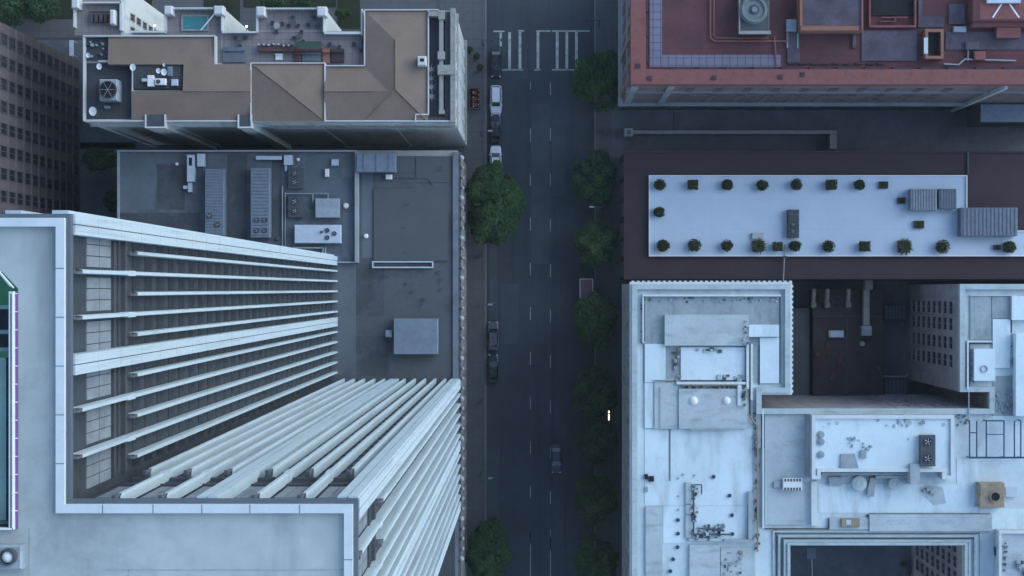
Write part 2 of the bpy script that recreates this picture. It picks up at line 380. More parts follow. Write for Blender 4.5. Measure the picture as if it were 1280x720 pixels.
# lane dashes and crosswalk
g = MB()
def strip(px, a, b, wd=.13): g.poly([(X(px) - wd / 2, Y(b), .011), (X(px) + wd / 2, Y(b), .011), (X(px) + wd / 2, Y(a), .011), (X(px) - wd / 2, Y(a), .011)])
for k in range(-6, 11):
    if k == 0: strip(663, 103, 112)
    elif k > 0 or k < -3: strip(663, 105 + 55.8 * k, 121 + 55.8 * k)
    if k >= 0 or k < -3: strip(688, 103 + 56.8 * k, 119 + 56.8 * k)
strip(663, 662, 1500); strip(688, 662, 1500)
struct('lane_markings', g, 'paint_thin')
g = MB()
def bar(x0, x1, y0, y1): g.poly([(X(x0), Y(y1), .0135), (X(x1), Y(y1), .0135), (X(x1), Y(y0), .0135), (X(x0), Y(y0), .0135)])
for x in (637, 650, 672.5, 696.5, 708.5, 720.5): bar(x - 1.7, x + 1.7, 40, 86)
bar(624.6, 627.4, 40.7, 58)
bar(617, 631, 38.3, 40); bar(648, 655, 37.5, 39.4); bar(670, 688, 38, 39.6); bar(690, 737, 38, 39.6)
bar(627, 654, 86.8, 88); bar(668, 676, 86.6, 88); bar(690, 722, 86.6, 88)
struct('crosswalk', g, 'paint')

# ------------------------------------------------------------------ office tower with fins
ZT = 155.
TX0, TX1, TX2 = -46., -28.95, -11.15
TY0, TY1, TY2 = 4.65, -13.05, -46.
tw = thing('office_tower', 'tallest building, white finned L shaped office tower with pale roof at lower left', 'skyscraper', (-30, -20, 28))
ins = .75
def Lp(i): return [(TX0 + i, TY0 - i), (TX1 - i, TY0 - i), (TX1 - i, TY1 - i), (TX2 - i, TY1 - i), (TX2 - i, TY2 + i), (TX0 + i, TY2 + i)]
b = MB(); b.prism(Lp(ins), 28.02, 149); hx0, hx1 = X(-70, ZT), X(20, ZT); hy0, hy1 = Y(340, ZT), Y(662, ZT)
b.build('wall', 'tower_wall', tw)
b = MB()   # crown storey round the roof well
i_ = ins
b.box(TX0 + i_, hx0, TY0 - i_, TY2 + i_, 149, 154.4); b.box(hx0, TX1 - i_, TY0 - i_, hy0, 149, 154.4)
b.prism([(hx0, hy1), (hx0, TY2 + i_), (TX2 - i_, TY2 + i_), (TX2 - i_, TY1 - i_), (TX1 - i_, TY1 - i_), (TX1 - i_, hy1)], 149, 154.4)
b.box(hx1, TX1 - i_, hy0, hy1, 149, 154.4)
b.prism([(X(0, ZT), hy0 + .01), (hx1 + .01, hy0 + .01), (hx1 + .01, Y(361, ZT))], 149, 154.4)
b.build('crown_wall', 'tower_wall', tw)
e = .62
b = MB()
b.box(TX0 + e, hx0, TY0 - e, TY2 + e, 154.4, 154.6); b.box(hx0, TX1 - e, TY0 - e, hy0, 154.4, 154.6)
b.prism([(hx0, hy1), (hx0, TY2 + e), (TX2 - e, TY2 + e), (TX2 - e, TY1 - e), (TX1 - e, TY1 - e), (TX1 - e, hy1)], 154.4, 154.6)
b.box(hx1, TX1 - e, hy0, hy1, 154.4, 154.6); b.prism([(X(0, ZT), hy0 + .01), (hx1 + .01, hy0 + .01), (hx1 + .01, Y(361, ZT))], 154.4, 154.603); b.build('roof', 'tower_roof', tw)
b = MB(); b.tube((X(-2, 155), Y(340, 155), 154.95), (X(13, 155), Y(358, 155), 154.95), .05); b.tube((X(-3, 155), Y(337, 155), 155), (X(17, 155), Y(360, 155), 155), .05); b.build('well_railing', 'white_metal', tw)
b = MB(); ringpoly(b, Lp(.27), .53, 154.3, 155.05); b.build('coping', 'coping', tw)
b = MB(); ringpoly(b, Lp(0), .28, 154.1, 154.7); b.build('gutter', 'gutter', tw)
def joint(x0, x1, y0, y1):
    b = MB(); b.box(x0, x1, y0, y1, 155.05, 155.056); b.build('coping_joint', 'fin_dark', tw)
for py in (336, 397, 458, 519, 580): joint(TX1 - .8, TX1 - .27, Y(py, ZT), Y(py, ZT) + .05)
for px in (128, 191, 252, 312, 374): joint(X(px, ZT), X(px, ZT) + .05, TY1 - .8, TY1 - .27)
joint(TX2 - .8, TX2 - .27, Y(700, ZT), Y(700, ZT) + .05)
# recessed walkway seam and patches on the roof
b = MB(); b.pbox((132, 712, 447 - 14, 713), 154.6, 154.612); b.pbox((160, 712, 161, 760), 154.6, 154.612)
b.pbox((36, 660, 37, 900), 154.6, 154.61); b.build('roof_seam', 'mid_roof', tw)
# roof well
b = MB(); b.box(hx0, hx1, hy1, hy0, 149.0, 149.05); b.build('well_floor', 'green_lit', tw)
b = MB()
for px in (3.5, ): b.box(X(px - 3.5, 153), X(px + 5.5, 153), hy1 + .3, Y(447, 153), 152.3, 153.2)
for py in (384, 415, 437, 654): b.box(hx0, hx1, Y(py, 153) - .12, Y(py, 153) + .12, 152.4, 152.8)
b.build('well_beam', 'green_beam', tw)
b = MB(); b.box(X(12, 154.8), X(13.5, 154.8), hy1, hy0 - 1.2, 154.6, 154.95); b.box(X(15.5, 155), X(16.8, 155), hy1, hy0 - 1.2, 154.6, 155.1)
for k in range(13): b.box(X(12, 155), X(20, 155), hy1 + 1.1 + k * 1.12, hy1 + 1.16 + k * 1.12, 154.7, 154.8)
b.box(hx0, X(17, 155), hy1, hy1 + .09, 154.6, 155.1); b.build('well_railing', 'white_metal', tw)
b = MB(); b.box(X(17.3, 154.7), hx1, hy1, hy0 - 1.2, 154.45, 154.68); b.build('light_strip', 'purple_led', tw)
b = MB(); b.box(hx0, X(14, 151), Y(438, 151), Y(386, 151), 149.1, 151.2); b.build('well_hatch', 'metal_dk', tw)
# window bands (30 floors on three faces) - a ribbon of glass per floor
face = [('x', TX1 - ins, TY0 - ins, TY1), ('y', TY1 - ins, TX1, TX2 - ins), ('x', TX2 - ins, TY1 - ins, TY2 + ins)]
for ax, c, u0, u1 in face:
    for k in range(30):
        z = 29.2 + 3.66 * k; b = MB()
        if ax == 'x': b.box(c, c + .04, u0, u1, z, z + 2.0)
        else: b.box(u0, u1, c, c + .04, z, z + 2.0)
        b.build('window_band', 'tower_glass', tw)
    b = MB()
    for (z0, z1, dp) in ((139.6, 140.3, .3), (142.3, 142.8, .18), (141.1, 141.4, .12)):
        if ax == 'x': b.box(c, c + dp, u0, u1, z0, z1)
        else: b.box(u0, u1, c, c + dp, z0, z1)
    b.build('ledge', 'metal_dk', tw)
# fins
SP = 1.462
def fin(ax, plane, u, z1, kind):
    b = MB(); wd = 1.28 if kind == 'wide' else (.3 if ax == 'x' and plane < -20 else .33); dp = .74 if kind != 'wide' else .78
    def bx(u0, u1, d0, d1, z0, z1_, mi=0):
        if ax == 'x': b.box(plane - d1, plane - d0, u0, u1, z0, z1_, mi)
        else: b.box(u0, u1, plane - d1, plane - d0, z0, z1_, mi)
    if kind == 'wide':
        for z0, zz in [(28.02 + 5.5 * q, min(z1, 28.02 + 5.5 * q + 5.45)) for q in range(int((z1 - 28) / 5.5) + 1)]:
            if zz <= z0: continue
            bx(u - wd / 2, u - .035, 0, dp, z0, zz); bx(u + .035, u + wd / 2, 0, dp, z0, zz)
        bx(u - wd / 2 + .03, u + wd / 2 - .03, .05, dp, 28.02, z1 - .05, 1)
    else:   # tapering pier: broad at the wall, narrow nose, notched head
        s0 = u - wd / 2; s1 = u + wd / 2; n0 = u - wd * .36; n1 = u + wd * .36
        def q(uu, dd, z):
            return (plane - dd, uu, z) if ax == 'x' else (uu, plane - dd, z)
        pr = [(n0, 0), (s0, .16), (s0, dp), (s1, dp), (s1, .16), (n1, 0)]
        lo = [q(a, d_, 28.02) for a, d_ in pr]; hi = [q(a, d_, z1 - (0.0 if d_ > 0.01 else .5)) for a, d_ in pr]
        for k in range(6):
            k2 = (k + 1) % 6; b.poly([lo[k], lo[k2], hi[k2], hi[k]])
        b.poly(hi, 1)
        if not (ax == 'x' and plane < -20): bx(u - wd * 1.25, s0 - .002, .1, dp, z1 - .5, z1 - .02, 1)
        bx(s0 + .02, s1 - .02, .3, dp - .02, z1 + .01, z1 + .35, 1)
        if kind == 'long': bx(u - wd * .62, u + wd * .62, -.02, dp - .1, 139.7, 141.6)
    o = b.build('fin', ['fin', 'fin_dark'], tw); return o
for k in range(0, 13):
    kind = 'wide' if k % 6 == 0 else ('long' if k % 2 == 0 else 'short')
    z1 = {'wide': 154.05, 'long': 153.0, 'short': 139.6}[kind]
    if k < 12: fin('x', TX1 + .12, 4.02 - SP * k, z1, kind)
    if k < 12: fin('y', TY1 + .1, -11.85 - SP * k, z1, kind)
    fin('x', TX2 + .05, -13.75 - SP * k, z1, kind)
# north side fins, only their noses stand past the roof edge
for k in range(0, 8):
    b = MB(); u = -29.8 - k * 2.92; b.box(u - .5, u + .5, TY0 - .7, TY0 + .25, 28.02, 154.0); b.build('fin', 'fin', tw)
# louvre panels of the crown
for ax, c, ulist in (('x', TX1 - ins, [4.02 - SP * k for k in range(0, 12, 2)]), ('y', TY1 - ins, [-11.85 - SP * k for k in range(0, 12, 2)]),
                     ('x', TX2 - ins, [-13.75 - SP * k for k in range(0, 12, 2)])):
    for u in ulist:
        b = MB()
        for c1 in range(3):
            for r1 in range(2):
                ua = u - .35 - c1 * .76; ub = ua - .7; za = 143.2 + r1 * 2.9; zb = za + 2.75
                if ax == 'x': b.box(c, c + .07, ub, ua, za, zb)
                else: b.box(ub, ua, c, c + .07, za, zb)
        b.build('louver_panel', 'louver', tw)

# exhaust cowl on tower roof, lower left
t = thing('exhaust_fan', 'square metal base with round domed fan cowl on the pale tower roof', 'roof fan', (X(10, ZT), Y(697, ZT), 154.6))
b = MB(); b.pbox((-16, 682, 27, 712), 154.6, 155.5, ch=.1); b.build('base', 'metal', t)
b = MB(); b.ring(X(8, 156), Y(697, 156), 155.5, 156.0, .43, .53); b.build('collar', 'metal_dk', t)
b = MB(); b.dome(X(8, 156), Y(697, 156), 155.6, .43, .35); b.build('dome', 'white_metal', t, smooth=True)

# ------------------------------------------------------------------ podium building under the tower
ZP = 28.
pd = thing('podium_building', 'grey flat roofed building at the foot of the white tower with a toothed cornice', 'building', (-20, 0, 0))
b = MB(); pod = [(X(147, ZP), Y(188, ZP)), (X(572, ZP), Y(188, ZP)), (X(572, ZP), -60), (X(147, ZP), -60)]
b.prism(pod, 0, ZP - .02, top=True); b.build('wall', 'stone', pd)
b = MB(); b.box(X(445, ZP), X(566, ZP), -59, Y(195, ZP), ZP - .02, ZP); b.build('roof', 'roof_grey2', pd)
b = MB(); b.box(X(148, ZP), X(445, ZP), -59, Y(190, ZP), ZP - .02, ZP + .1); b.build('roof', 'roof_grey', pd)
b = MB(); b.pbox((147, 187.5, 445, 189.5), ZP - .5, ZP + .8); b.pbox((146.5, 187.5, 148.3, 600), ZP - .5, ZP + .79)
b.pbox((443.5, 190, 447.7, 328), ZP, ZP + 1.3); b.pbox((420, 327, 447, 328.6), ZP, ZP + .8); b.build('parapet', 'parapet_grey', pd)
b = MB(); b.pbox((566, 190, 572.6, 1000), ZP - .3, ZP + .35); b.build('parapet', 'worn_parapet', pd)
b = MB(); b.pbox((467, 236, 560, 326), ZP, ZP + .25); b.pbox((496, 196, 518, 216), ZP, ZP + .12); b.pbox((520, 196, 562, 228), ZP, ZP + .1)
b.build('raised_deck', 'roof_grey3', pd)
b = MB(); b.pbox((465, 326.5, 541.5, 328), ZP, ZP + .5); b.pbox((465, 333.4, 541.5, 335), ZP, ZP + .5); b.pbox((540, 328.2, 541.5, 333.2), ZP, ZP + .5)
b.pbox((465, 328.2, 466.5, 333.2), ZP, ZP + .5); b.build('expansion_frame', 'metal_lt', pd)
b = MB()
for y0 in frange(Y(196, ZP), -58, -1.45):
    b2 = 0
b.box(X(572, ZP), X(572, ZP) + .45, -59, Y(190, ZP), ZP - 1.3, ZP - .7); b.build('cornice', 'dark_stone', pd)
for k, y0 in enumerate(frange(Y(197, ZP), -40, -1.45)):
    big = k % 4 == 0; r = .42 if big else .27; x0 = X(577 if big else 578.5, ZP - 1)
    b = MB(); b.cyl(x0, y0, ZP - 1.6, ZP - .5, r * .7, r, 8); b.cyl(x0, y0, ZP - .5, ZP - .1, r, .08, 8)
    b.box(X(572, ZP), x0, y0 - .12, y0 + .12, ZP - 1.5, ZP - 1.0); b.build('finial', 'parapet_grey' if big else 'stone', pd)
ys = frange(17, -38, -2.9)
windows(pd, 'x', X(572, ZP), 1, ys, [4.5 + 3.7 * k for k in range(6)], 1.5, 2.2)

for q, m_, h_ in (((150, 193, 193, 262), 'roof_blue', .02), ((196, 205, 231, 262), 'roof_dirt', .025), ((150, 266, 250, 292), 'roof_dirt', .022), ((284, 193, 309, 300), 'roof_dirt', .02), ((428, 222, 442, 322), 'roof_blue', .02), ((382, 192, 427, 244), 'roof_blue', .018), ((340, 200, 352, 296), 'roof_dirt', .024)):
    b = MB(); b.pbox(q, ZP + .1, ZP + .1 + h_); b.build('roof_patch', m_, pd)
for q, m_ in (((428, 335, 480, 395), 'roof_dirt'), ((452, 198, 466, 322), 'roof_blue'), ((430, 420, 486, 470), 'roof_dirt')):
    b = MB(); b.pbox(q, ZP, ZP + .015); b.build('roof_patch', m_, pd)
# roof plant on the podium building
def ac(px0, py0, px1, py1, z, h, label, cat='air conditioner', fans=(), ribs=0, body='metal', group='rooftop plant units', name='air_conditioner', axis='y', top=None):
    zt = z + h; t = thing(name, label, cat, (X((px0 + px1) / 2, zt), Y((py0 + py1) / 2, zt), z), group)
    b = MB(); b.pbox((px0, py0, px1, py1), z + .15, zt, ch=.06, zr=zt); b.build('casing', body, t)
    b = MB(); x0, x1, y0, y1 = X(px0, zt) + .1, X(px1, zt) - .1, Y(py1, zt) + .1, Y(py0, zt) - .1
    b.box(x0, x0 + .15, y0, y1, z, z + .16); b.box(x1 - .15, x1, y0, y1, z, z + .16); b.build('skid', 'metal_dk', t)
    if ribs:
        b = MB()
        for k in range(ribs):
            f = (k + .5) / ribs
            if axis == 'y': yy = y0 + (y1 - y0) * f; b.box(x0, x1, yy - .05, yy + .05, zt, zt + .07)
            else: xx = x0 + (x1 - x0) * f; b.box(xx - .05, xx + .05, y0, y1, zt, zt + .07)
        b.build('rib', 'rib', t)
    for fx, fy, fr in fans:
        b = MB(); cx, cy = X(fx, zt), Y(fy, zt); b.ring(cx, cy, zt, zt + .18, fr * .85, fr, 16)
        o = b.build('fan_ring', 'metal_dk', t)
        b = MB(); b.cyl(cx, cy, zt + .01, zt + .03, fr * .85, n=16, mi=1); b.cyl(cx, cy, zt + .03, zt + .14, fr * .22, n=8)
        for k in range(5):
            a = 2 * math.pi * k / 5; c_, s_ = math.cos(a), math.sin(a)
            b.poly([(cx + fr * .2 * c_, cy + fr * .2 * s_, zt + .06), (cx + fr * .8 * c_ + .12 * fr * s_, cy + fr * .8 * s_ - .12 * fr * c_, zt + .05),
                    (cx + fr * .75 * math.cos(a + .5), cy + fr * .75 * math.sin(a + .5), zt + .12)])
        o2 = b.build('fan', ['metal', 'black'], t)
    return t
zr = ZP + .1
ac(256, 211, 280, 294, zr, 1.9, 'left one of two long ribbed air handlers standing side by side on grey roof', ribs=22, fans=[(262, 270, .4), (272, 281, .4)], body='metal_blue')
ac(313, 210, 337, 297, zr, 1.9, 'right one of two long ribbed air handlers standing side by side on grey roof', ribs=20, fans=[(321, 275, .35), (331, 275, .35), (321, 288, .35), (331, 288, .35)], body='metal_blue')
ac(368, 281, 426, 304, zr, 1.5, 'pale oblong chiller with four small fans at its right end, beside the parapet', fans=[(409, 288, .33), (409, 297, .33), (418, 292, .33), (402, 290, .2)], body='metal_lt')
ac(394, 248, 424, 272, zr, 1.3, 'pale greenish square metal box above the chiller with four fans', body='metal', cat='plant box', name='plant_box')
ac(445.5, 191.5, 494.5, 215, ZP + .02, 2.0, 'grey blue oblong box hut against the parapet corner on podium roof', body='metal_blue', cat='roof hut', name='roof_hut', ribs=3, axis='x')
ac(360, 210, 379, 236, zr, .9, 'dark open condenser frame at the upper end of the pipe run', body='metal_dk', fans=[(369, 217, .5), (369, 228, .5)])
ac(360, 245, 379, 272, zr, .9, 'dark open condenser frame left of the greenish square box', body='metal_dk', fans=[(369, 252, .5), (369, 264, .5)])
ac(492, 398.5, 547, 443, ZP, 2.4, 'lone pale blue square penthouse box on dark podium roof by the white tower', body='metal_blue', cat='roof hut', name='roof_hut')
ac(482, 413, 490, 421.5, ZP, .8, 'tiny pale cube vent touching the lone penthouse box', body='metal_lt', cat='vent', name='roof_vent')
ac(414, 199, 423, 207, zr, .7, 'small pale vent cube near the top parapet of the grey roof', body='metal_lt', cat='vent', name='roof_vent')
ac(406, 211, 411, 221, zr, .7, 'narrow white upright vent below the small pale cube', body='white_metal', cat='vent', name='roof_vent')
ac(482, 218, 490, 224, ZP, .6, 'small white vent just under the oblong hut corner', body='white_metal', cat='vent', name='roof_vent')
ac(246, 192, 255, 208, zr, 1.2, 'white upright box beside the pale elbow duct', body='metal_lt', cat='vent', name='roof_vent')
t = thing('duct', 'pale narrow duct with an opening and hooked foot, left of the ribbed air handlers', 'duct', (X(238, 29), Y(215, 29), zr))
b = MB(); b.pbox((233.5, 193.5, 243, 227), zr, zr + 1.1, ch=.05); b.pbox((235, 228, 240, 240), zr, zr + .7); b.pbox((229, 232, 234.5, 236), zr, zr + .6); b.build('duct_body', 'metal_lt', t)
b = MB(); b.pbox((236, 197, 240, 207), zr + 1.1, zr + 1.12); b.build('opening', 'black', t)
t = thing('pipe_run', 'long pale pipes running from top duct down past the condenser frames', 'pipes', (X(353, 29), Y(270, 29), zr))
b = MB(); z = zr + .35
b.pipe([(X(353, z), Y(232, z), z), (X(353, z), Y(310, z), z)], .09); b.pipe([(X(356.5, z), Y(240, z), z), (X(356.5, z), Y(310, z), z)], .07)
b.pipe([(X(356, z), Y(242, z), z), (X(410, z), Y(242, z), z), (X(410, z), Y(250, z), z)], .08); b.pipe([(X(391, z), Y(242, z), z), (X(391, z), Y(253, z), z)], .08)
b.build('pipe', 'metal', t)
b = MB(); b.pbox((320, 195, 352, 199.5), zr + .2, zr + .9); b.pbox((355, 194, 365, 206), zr, zr + 1.0); b.pbox((356, 206, 358.5, 214), zr + .1, zr + .5); b.build('duct', 'metal_lt', t)
b = MB(); b.pbox((366, 309, 402, 310.5), zr, zr + .5); b.pbox((403, 309, 404.2, 320), zr, zr + .5); b.pbox((406, 309, 407, 320), zr, zr + .5); b.build('pipe', 'metal_lt', t)
for px, py, r, lab in ((220, 204.5, .25, 'small white round vent cap left of the pale elbow duct'), (432, 257, .42, 'round pale vent with collar right of the greenish square box'),
                       (372, 199, .25, 'little round vent cap by the top parapet near the duct end'), (346, 298, .35, 'dark round vent cap beside the lower end of the pipes'),
                       (457, 295, .35, 'pale round drain pot by the parapet on podium roof')):
    b = MB(); b.cyl(X(px, 29), Y(py, 29), ZP, zr + .4, r * .7, n=12); b.cyl(X(px, 29), Y(py, 29), zr + .4, zr + .55, r, r * .6, n=12)
    one('roof_vent', b, 'white_metal' if px != 346 else 'metal_dk', lab, 'vent', (X(px, 29), Y(py, 29), ZP), 'round vent caps on the grey roofs')
b = MB(); zz = ZP + .12
b.pipe([(X(478, zz), Y(222, zz), zz), (X(535, zz), Y(223, zz), zz), (X(541, zz), Y(231, zz), zz)], .07)
one('conduit', b, 'metal_dk', 'thin dark conduit crossing the podium roof below the hut', 'pipes', (X(500, 28), Y(223, 28), ZP))
b = MB()
for px, py, w_, h_ in ((507, 256, 9, 3), (504, 285, 5, 2), (506, 316, 4, 3), (550, 211, 5, 4), (515, 365, 3, 4), (529, 374, 5, 3), (527, 381, 3, 3), (483, 346, 5, 2), (507, 355, 4, 3), (548, 340, 5, 4), (551, 350, 4, 5), (551, 362, 4, 4)):
    b = MB(); b.pbox((px - w_ / 2, py - h_ / 2, px + w_ / 2, py + h_ / 2), ZP + .25, ZP + .262)
    b.build('roof_patch', 'tar', pd)

# ------------------------------------------------------------------ left brick office building
bo = thing('office_building', 'brown brick office block with rows of dark windows at the left edge', 'building', (X(100) - 10, 10, 0))
fx = X(100); b = MB(); b.box(fx - 24, fx, -30, Y(77), 0, 92); b.build('wall', 'brick_brown', bo)
b = MB(); b.box(fx - 24.3, fx + .3, -30.3, Y(77) + .3, 92, 93); b.build('roof', 'roof_grey', bo)
ysb = frange(Y(77) - 2.2, -4, -3.12)
windows(bo, 'x', fx, 1, ysb, [1.1 + 3.35 * k for k in range(27)], 1.55, 2.45, frame='brick_brown', limit=98)
for k in range(26):
    z = .62 + 3.35 * k; b = MB(); b.box(fx, fx + .1, -30, Y(77), z, z + .22); b.build('string_course', 'brick_pale', bo)

# ------------------------------------------------------------------ tile roofed hotel (upper left)
ZA = 36.; ZD = 34.
ha = thing('hotel_building', 'old hotel with brown tiled roofs, pool terrace and roof bar at upper left', 'building', (X(330, ZA), Y(80, ZA), 0))
outl = P2([(102, 151), (102, 40), (92, 34), (92, -20), (152, -20), (152, 38), (205, 38), (205, 9), (278, 9), (278, 38), (320, 38), (320, 9), (405, 9), (405, 39), (452, 39), (452, 10), (568, 10), (568, 153), (330, 153), (330, 151)], ZA)
b = MB(); b.prism(outl, 0, ZD); b.build('wall', 'facade_pale', ha)
b = MB()
for p in ((206, 10, 277, 79), (277.5, 39, 456, 82), (321, 10, 404, 38.5)): b.pbox(p, ZD, ZD + .02 + p[1] * .0001)
b.build('terrace_floor', 'terrace', ha)
b = MB(); b.pbox((93, -20, 151, 44), ZD, ZD + .03); b.pbox((103, 46, 136, 76), ZD, ZD + .5); b.build('terrace_floor', 'terrace', ha)
b = MB(); b.pbox((103, 79, 164, 149), ZD, ZD + .04); b.pbox((164.5, 80, 228, 111), ZD + .01, ZD + 1.25); b.pbox((535, 14, 567, 151), ZD, ZD + .05); b.pbox((104, 47, 135, 75.5), ZD + .5, ZD + .52); b.build('roof', 'tar', ha)
# tiled roofs
ze = ZD + 1.15
def wx(a): return X(a, ZA)
def wy(a): return Y(a, ZA)
b = MB(); b.box(wx(134), wx(267), wy(79.5), wy(45), ZD, ze); b.box(wx(228.5), wx(313), wy(150), wy(79.6), ZD, ze - .01); b.box(wx(164.5), wx(228.4), wy(150), wy(111.5), ZD, ze - .01)
b.box(wx(313.2), wx(405), wy(150), wy(79), ZD, ze); b.box(wx(405.2), wx(455), wy(150), wy(82), ZD, ze - .01); b.box(wx(455.2), wx(534), wy(151), wy(12), ZD, ze); b.build('attic_wall', 'stone', ha)
b = MB(); b.poly([(wx(133.5), wy(80), ze + .45), (wx(267.5), wy(80), ze + .45), (wx(267.5), wy(44.5), ze), (wx(133.5), wy(44.5), ze)]); b.poly([(wx(133.5), wy(80), ze), (wx(133.5), wy(80), ze + .45), (wx(133.5), wy(44.5), ze)]); b.poly([(wx(267.5), wy(80), ze), (wx(267.5), wy(80), ze + .45), (wx(267.5), wy(44.5), ze)]); b.poly([(wx(133.5), wy(80), ze), (wx(228), wy(80), ze), (wx(228), wy(80), ze + .45), (wx(133.5), wy(80), ze + .45)]); b.build('roof', 'tile', ha)
b = MB()
x0, x1, y0, y1 = wx(164), wx(313), wy(150.5), wy(111); ym = wy(114)
b.poly([(x0, y0, ze), (x1, y0, ze), (x1, ym, ze + .9), (x0, ym, ze + .9)])
b.poly([(wx(228.5), ym, ze + .9), (x1, ym, ze + .9), (x1, wy(79.8), ze + .45), (wx(228.5), wy(79.8), ze + .45)])
b.poly([(x0, y1, ze + .75), (x0, y0, ze), (x0, ym, ze + .9)]); b.poly([(wx(228.5), wy(79.8), ze + .45), (wx(228.5), wy(79.8), ze), (wx(228.5), ym, ze), (wx(228.5), ym, ze + .9)])
b.build('roof', 'tile', ha)
b = MB(); b.hip(wx(313), wx(405.5), wy(151), wy(78.5), ze + .25, ze + 1.3, 'x', 5.2); b.build('roof', 'tile', ha)
b = MB(); x0, x1 = wx(405.5), wx(490); y0, y1 = wy(150.5), wy(81.5); ym = wy(114)
b.poly([(x0, y0, ze), (x1, y0, ze), (x1, ym, ze + .9), (x0, ym, ze + .9)]); b.poly([(x0, ym, ze + .9), (x1, ym, ze + .9), (x1, y1, ze), (x0, y1, ze)])
b.build('roof', 'tile', ha)
b = MB(); b.hip(wx(454.8), wx(534.5), wy(151), wy(11.5), ze + .03, ze + 1.15, 'y'); b.build('roof', 'tile_y', ha)
# ridge caps
b = MB(); z = ze + 1.18
b.tube((wx(494.7), wy(50), z), (wx(494.7), wy(112), z), .12); b.tube((wx(494.7), wy(112), z), (wx(534), wy(150.5), ze + .08), .1); b.tube((wx(494.7), wy(112), z), (wx(456), wy(150.5), ze + .08), .08)
b.tube((wx(406), wy(114), ze + .93), (wx(470), wy(114), ze + .93), .1)
b.tube((wx(360), wy(114.7), ze + 1.32), (wx(404.5), wy(150), ze + .3), .1); b.tube((wx(360), wy(114.7), ze + 1.32), (wx(314), wy(79), ze + .3), .1)
b.tube((wx(230), wy(114), ze + .92), (wx(312), wy(114), ze + .92), .09); b.build('ridge_cap', 'tile', ha)
# white eave trims
b = MB(); zt = ze + .2
def tr(x0_, y0_, x1_, y1_, dz=0., w_=1.3):
    if abs(x0_ - x1_) > abs(y0_ - y1_): b.box(wx(x0_), wx(x1_), wy(y0_ + w_ / 2), wy(y0_ - w_ / 2), ZD + .5, zt + dz)
    else: b.box(wx(x0_ - w_ / 2), wx(x0_ + w_ / 2), wy(y1_), wy(y0_), ZD + .5, zt + dz)
tr(102, 44, 267, 44, .1, 1.6); tr(103, 45, 103, 150, .0, 2.2); tr(268, 44, 268, 80, .2, 2.0); tr(103, 150.5, 570, 150.5, .03, 1.5)
tr(269, 80.5, 313, 80.5, .05); tr(312.8, 78.3, 312.8, 151, .35); tr(313, 78.2, 406, 78.2, .3); tr(405.6, 78, 405.6, 151, .36); tr(406, 81.3, 455, 81.3, .12)
tr(455, 12, 455, 81, .15); tr(455, 11.3, 548, 11.3, .16); tr(535, 12, 535, 142, .17); tr(519, 142.5, 535, 142.5, .18, 1.6); tr(519, 143, 519, 152, .15)
tr(121, 75.5, 163, 75.5, .06); tr(164, 78, 164, 118, .02); b.build('eave_trim', 'stone_white', ha)
# white columns/parapet of the east terrace
b = MB(); zp = ZD + 1.5
b.pbox((535.6, 14, 548, 20), ZD, zp + .2); b.pbox((549, 20, 554, 140), ZD, zp); b.pbox((557, 14, 568, 152), ZD, ZD + .6); b.pbox((548.5, 137, 555.5, 142), ZD, zp + .3)
b.pbox((547, 64, 556, 74), ZD, zp + .3); b.pbox((547, 81, 569, 93), ZD, zp + .4); b.pbox((548, 14, 556, 24), ZD, zp + .25); b.pbox((563, 10, 569, 153), ZD, zp + .1)
b.build('east_parapet', 'stone', ha)
b = MB(); b.pbox((557.5, 15, 562.5, 80.5), ZD + .6, ZD + .62); b.pbox((557.5, 93.5, 562.5, 150), ZD + .6, ZD + .62); b.pbox((521, 146, 562, 152), ZD + .05, ZD + .65); b.build('gutter', 'dark_stone', ha)
# balustrades of the north wings
b = MB(); zb = ZD + 1.1
def rail(x0_, y0_, x1_, y1_, t_=1.6):
    if abs(x0_ - x1_) > abs(y0_ - y1_): b.pbox((x0_, y0_ - t_ / 2, x1_, y0_ + t_ / 2), ZD, zb)
    else: b.pbox((x0_ - t_ / 2, y0_, x0_ + t_ / 2, y1_), ZD, zb)
rail(206, 10, 277, 10); rail(206, 8, 206, 38); rail(277, 9, 277, 38); rail(163, 39.5, 206, 39.5, 2.2); rail(277, 40, 320, 40, 2); rail(320.8, 9, 320.8, 40); rail(321, 10.5, 404, 10.5); rail(404.5, 9, 404.5, 40)
rail(405, 41, 451, 41, 3); rail(104, 3, 151, 3, 1.8); rail(151, 2, 151, 38, 3); rail(92.5, 0, 92.5, 34, 2); rail(452.4, 11, 452.4, 44, 1.4)
b.build('balustrade', 'stone_white', ha)
for p in ((205, 7, 215, 18), (267, 7, 279, 18), (320, 8, 331, 20), (396, 8, 408, 20), (89, -3, 98, 10), (137, 12, 143, 30)):
    b = MB(); b.pbox(p, ZD, ZD + 1.9, ch=.15); b.build('corner_pier', 'stone_white', ha)
b = MB()
for x in list(range(217, 266, 4)) + list(range(333, 395, 4)): b.pbox((x, 9.4, x + 1.5, 11.4), ZD, zb + .15)
b.build('baluster', 'stone_white', ha)
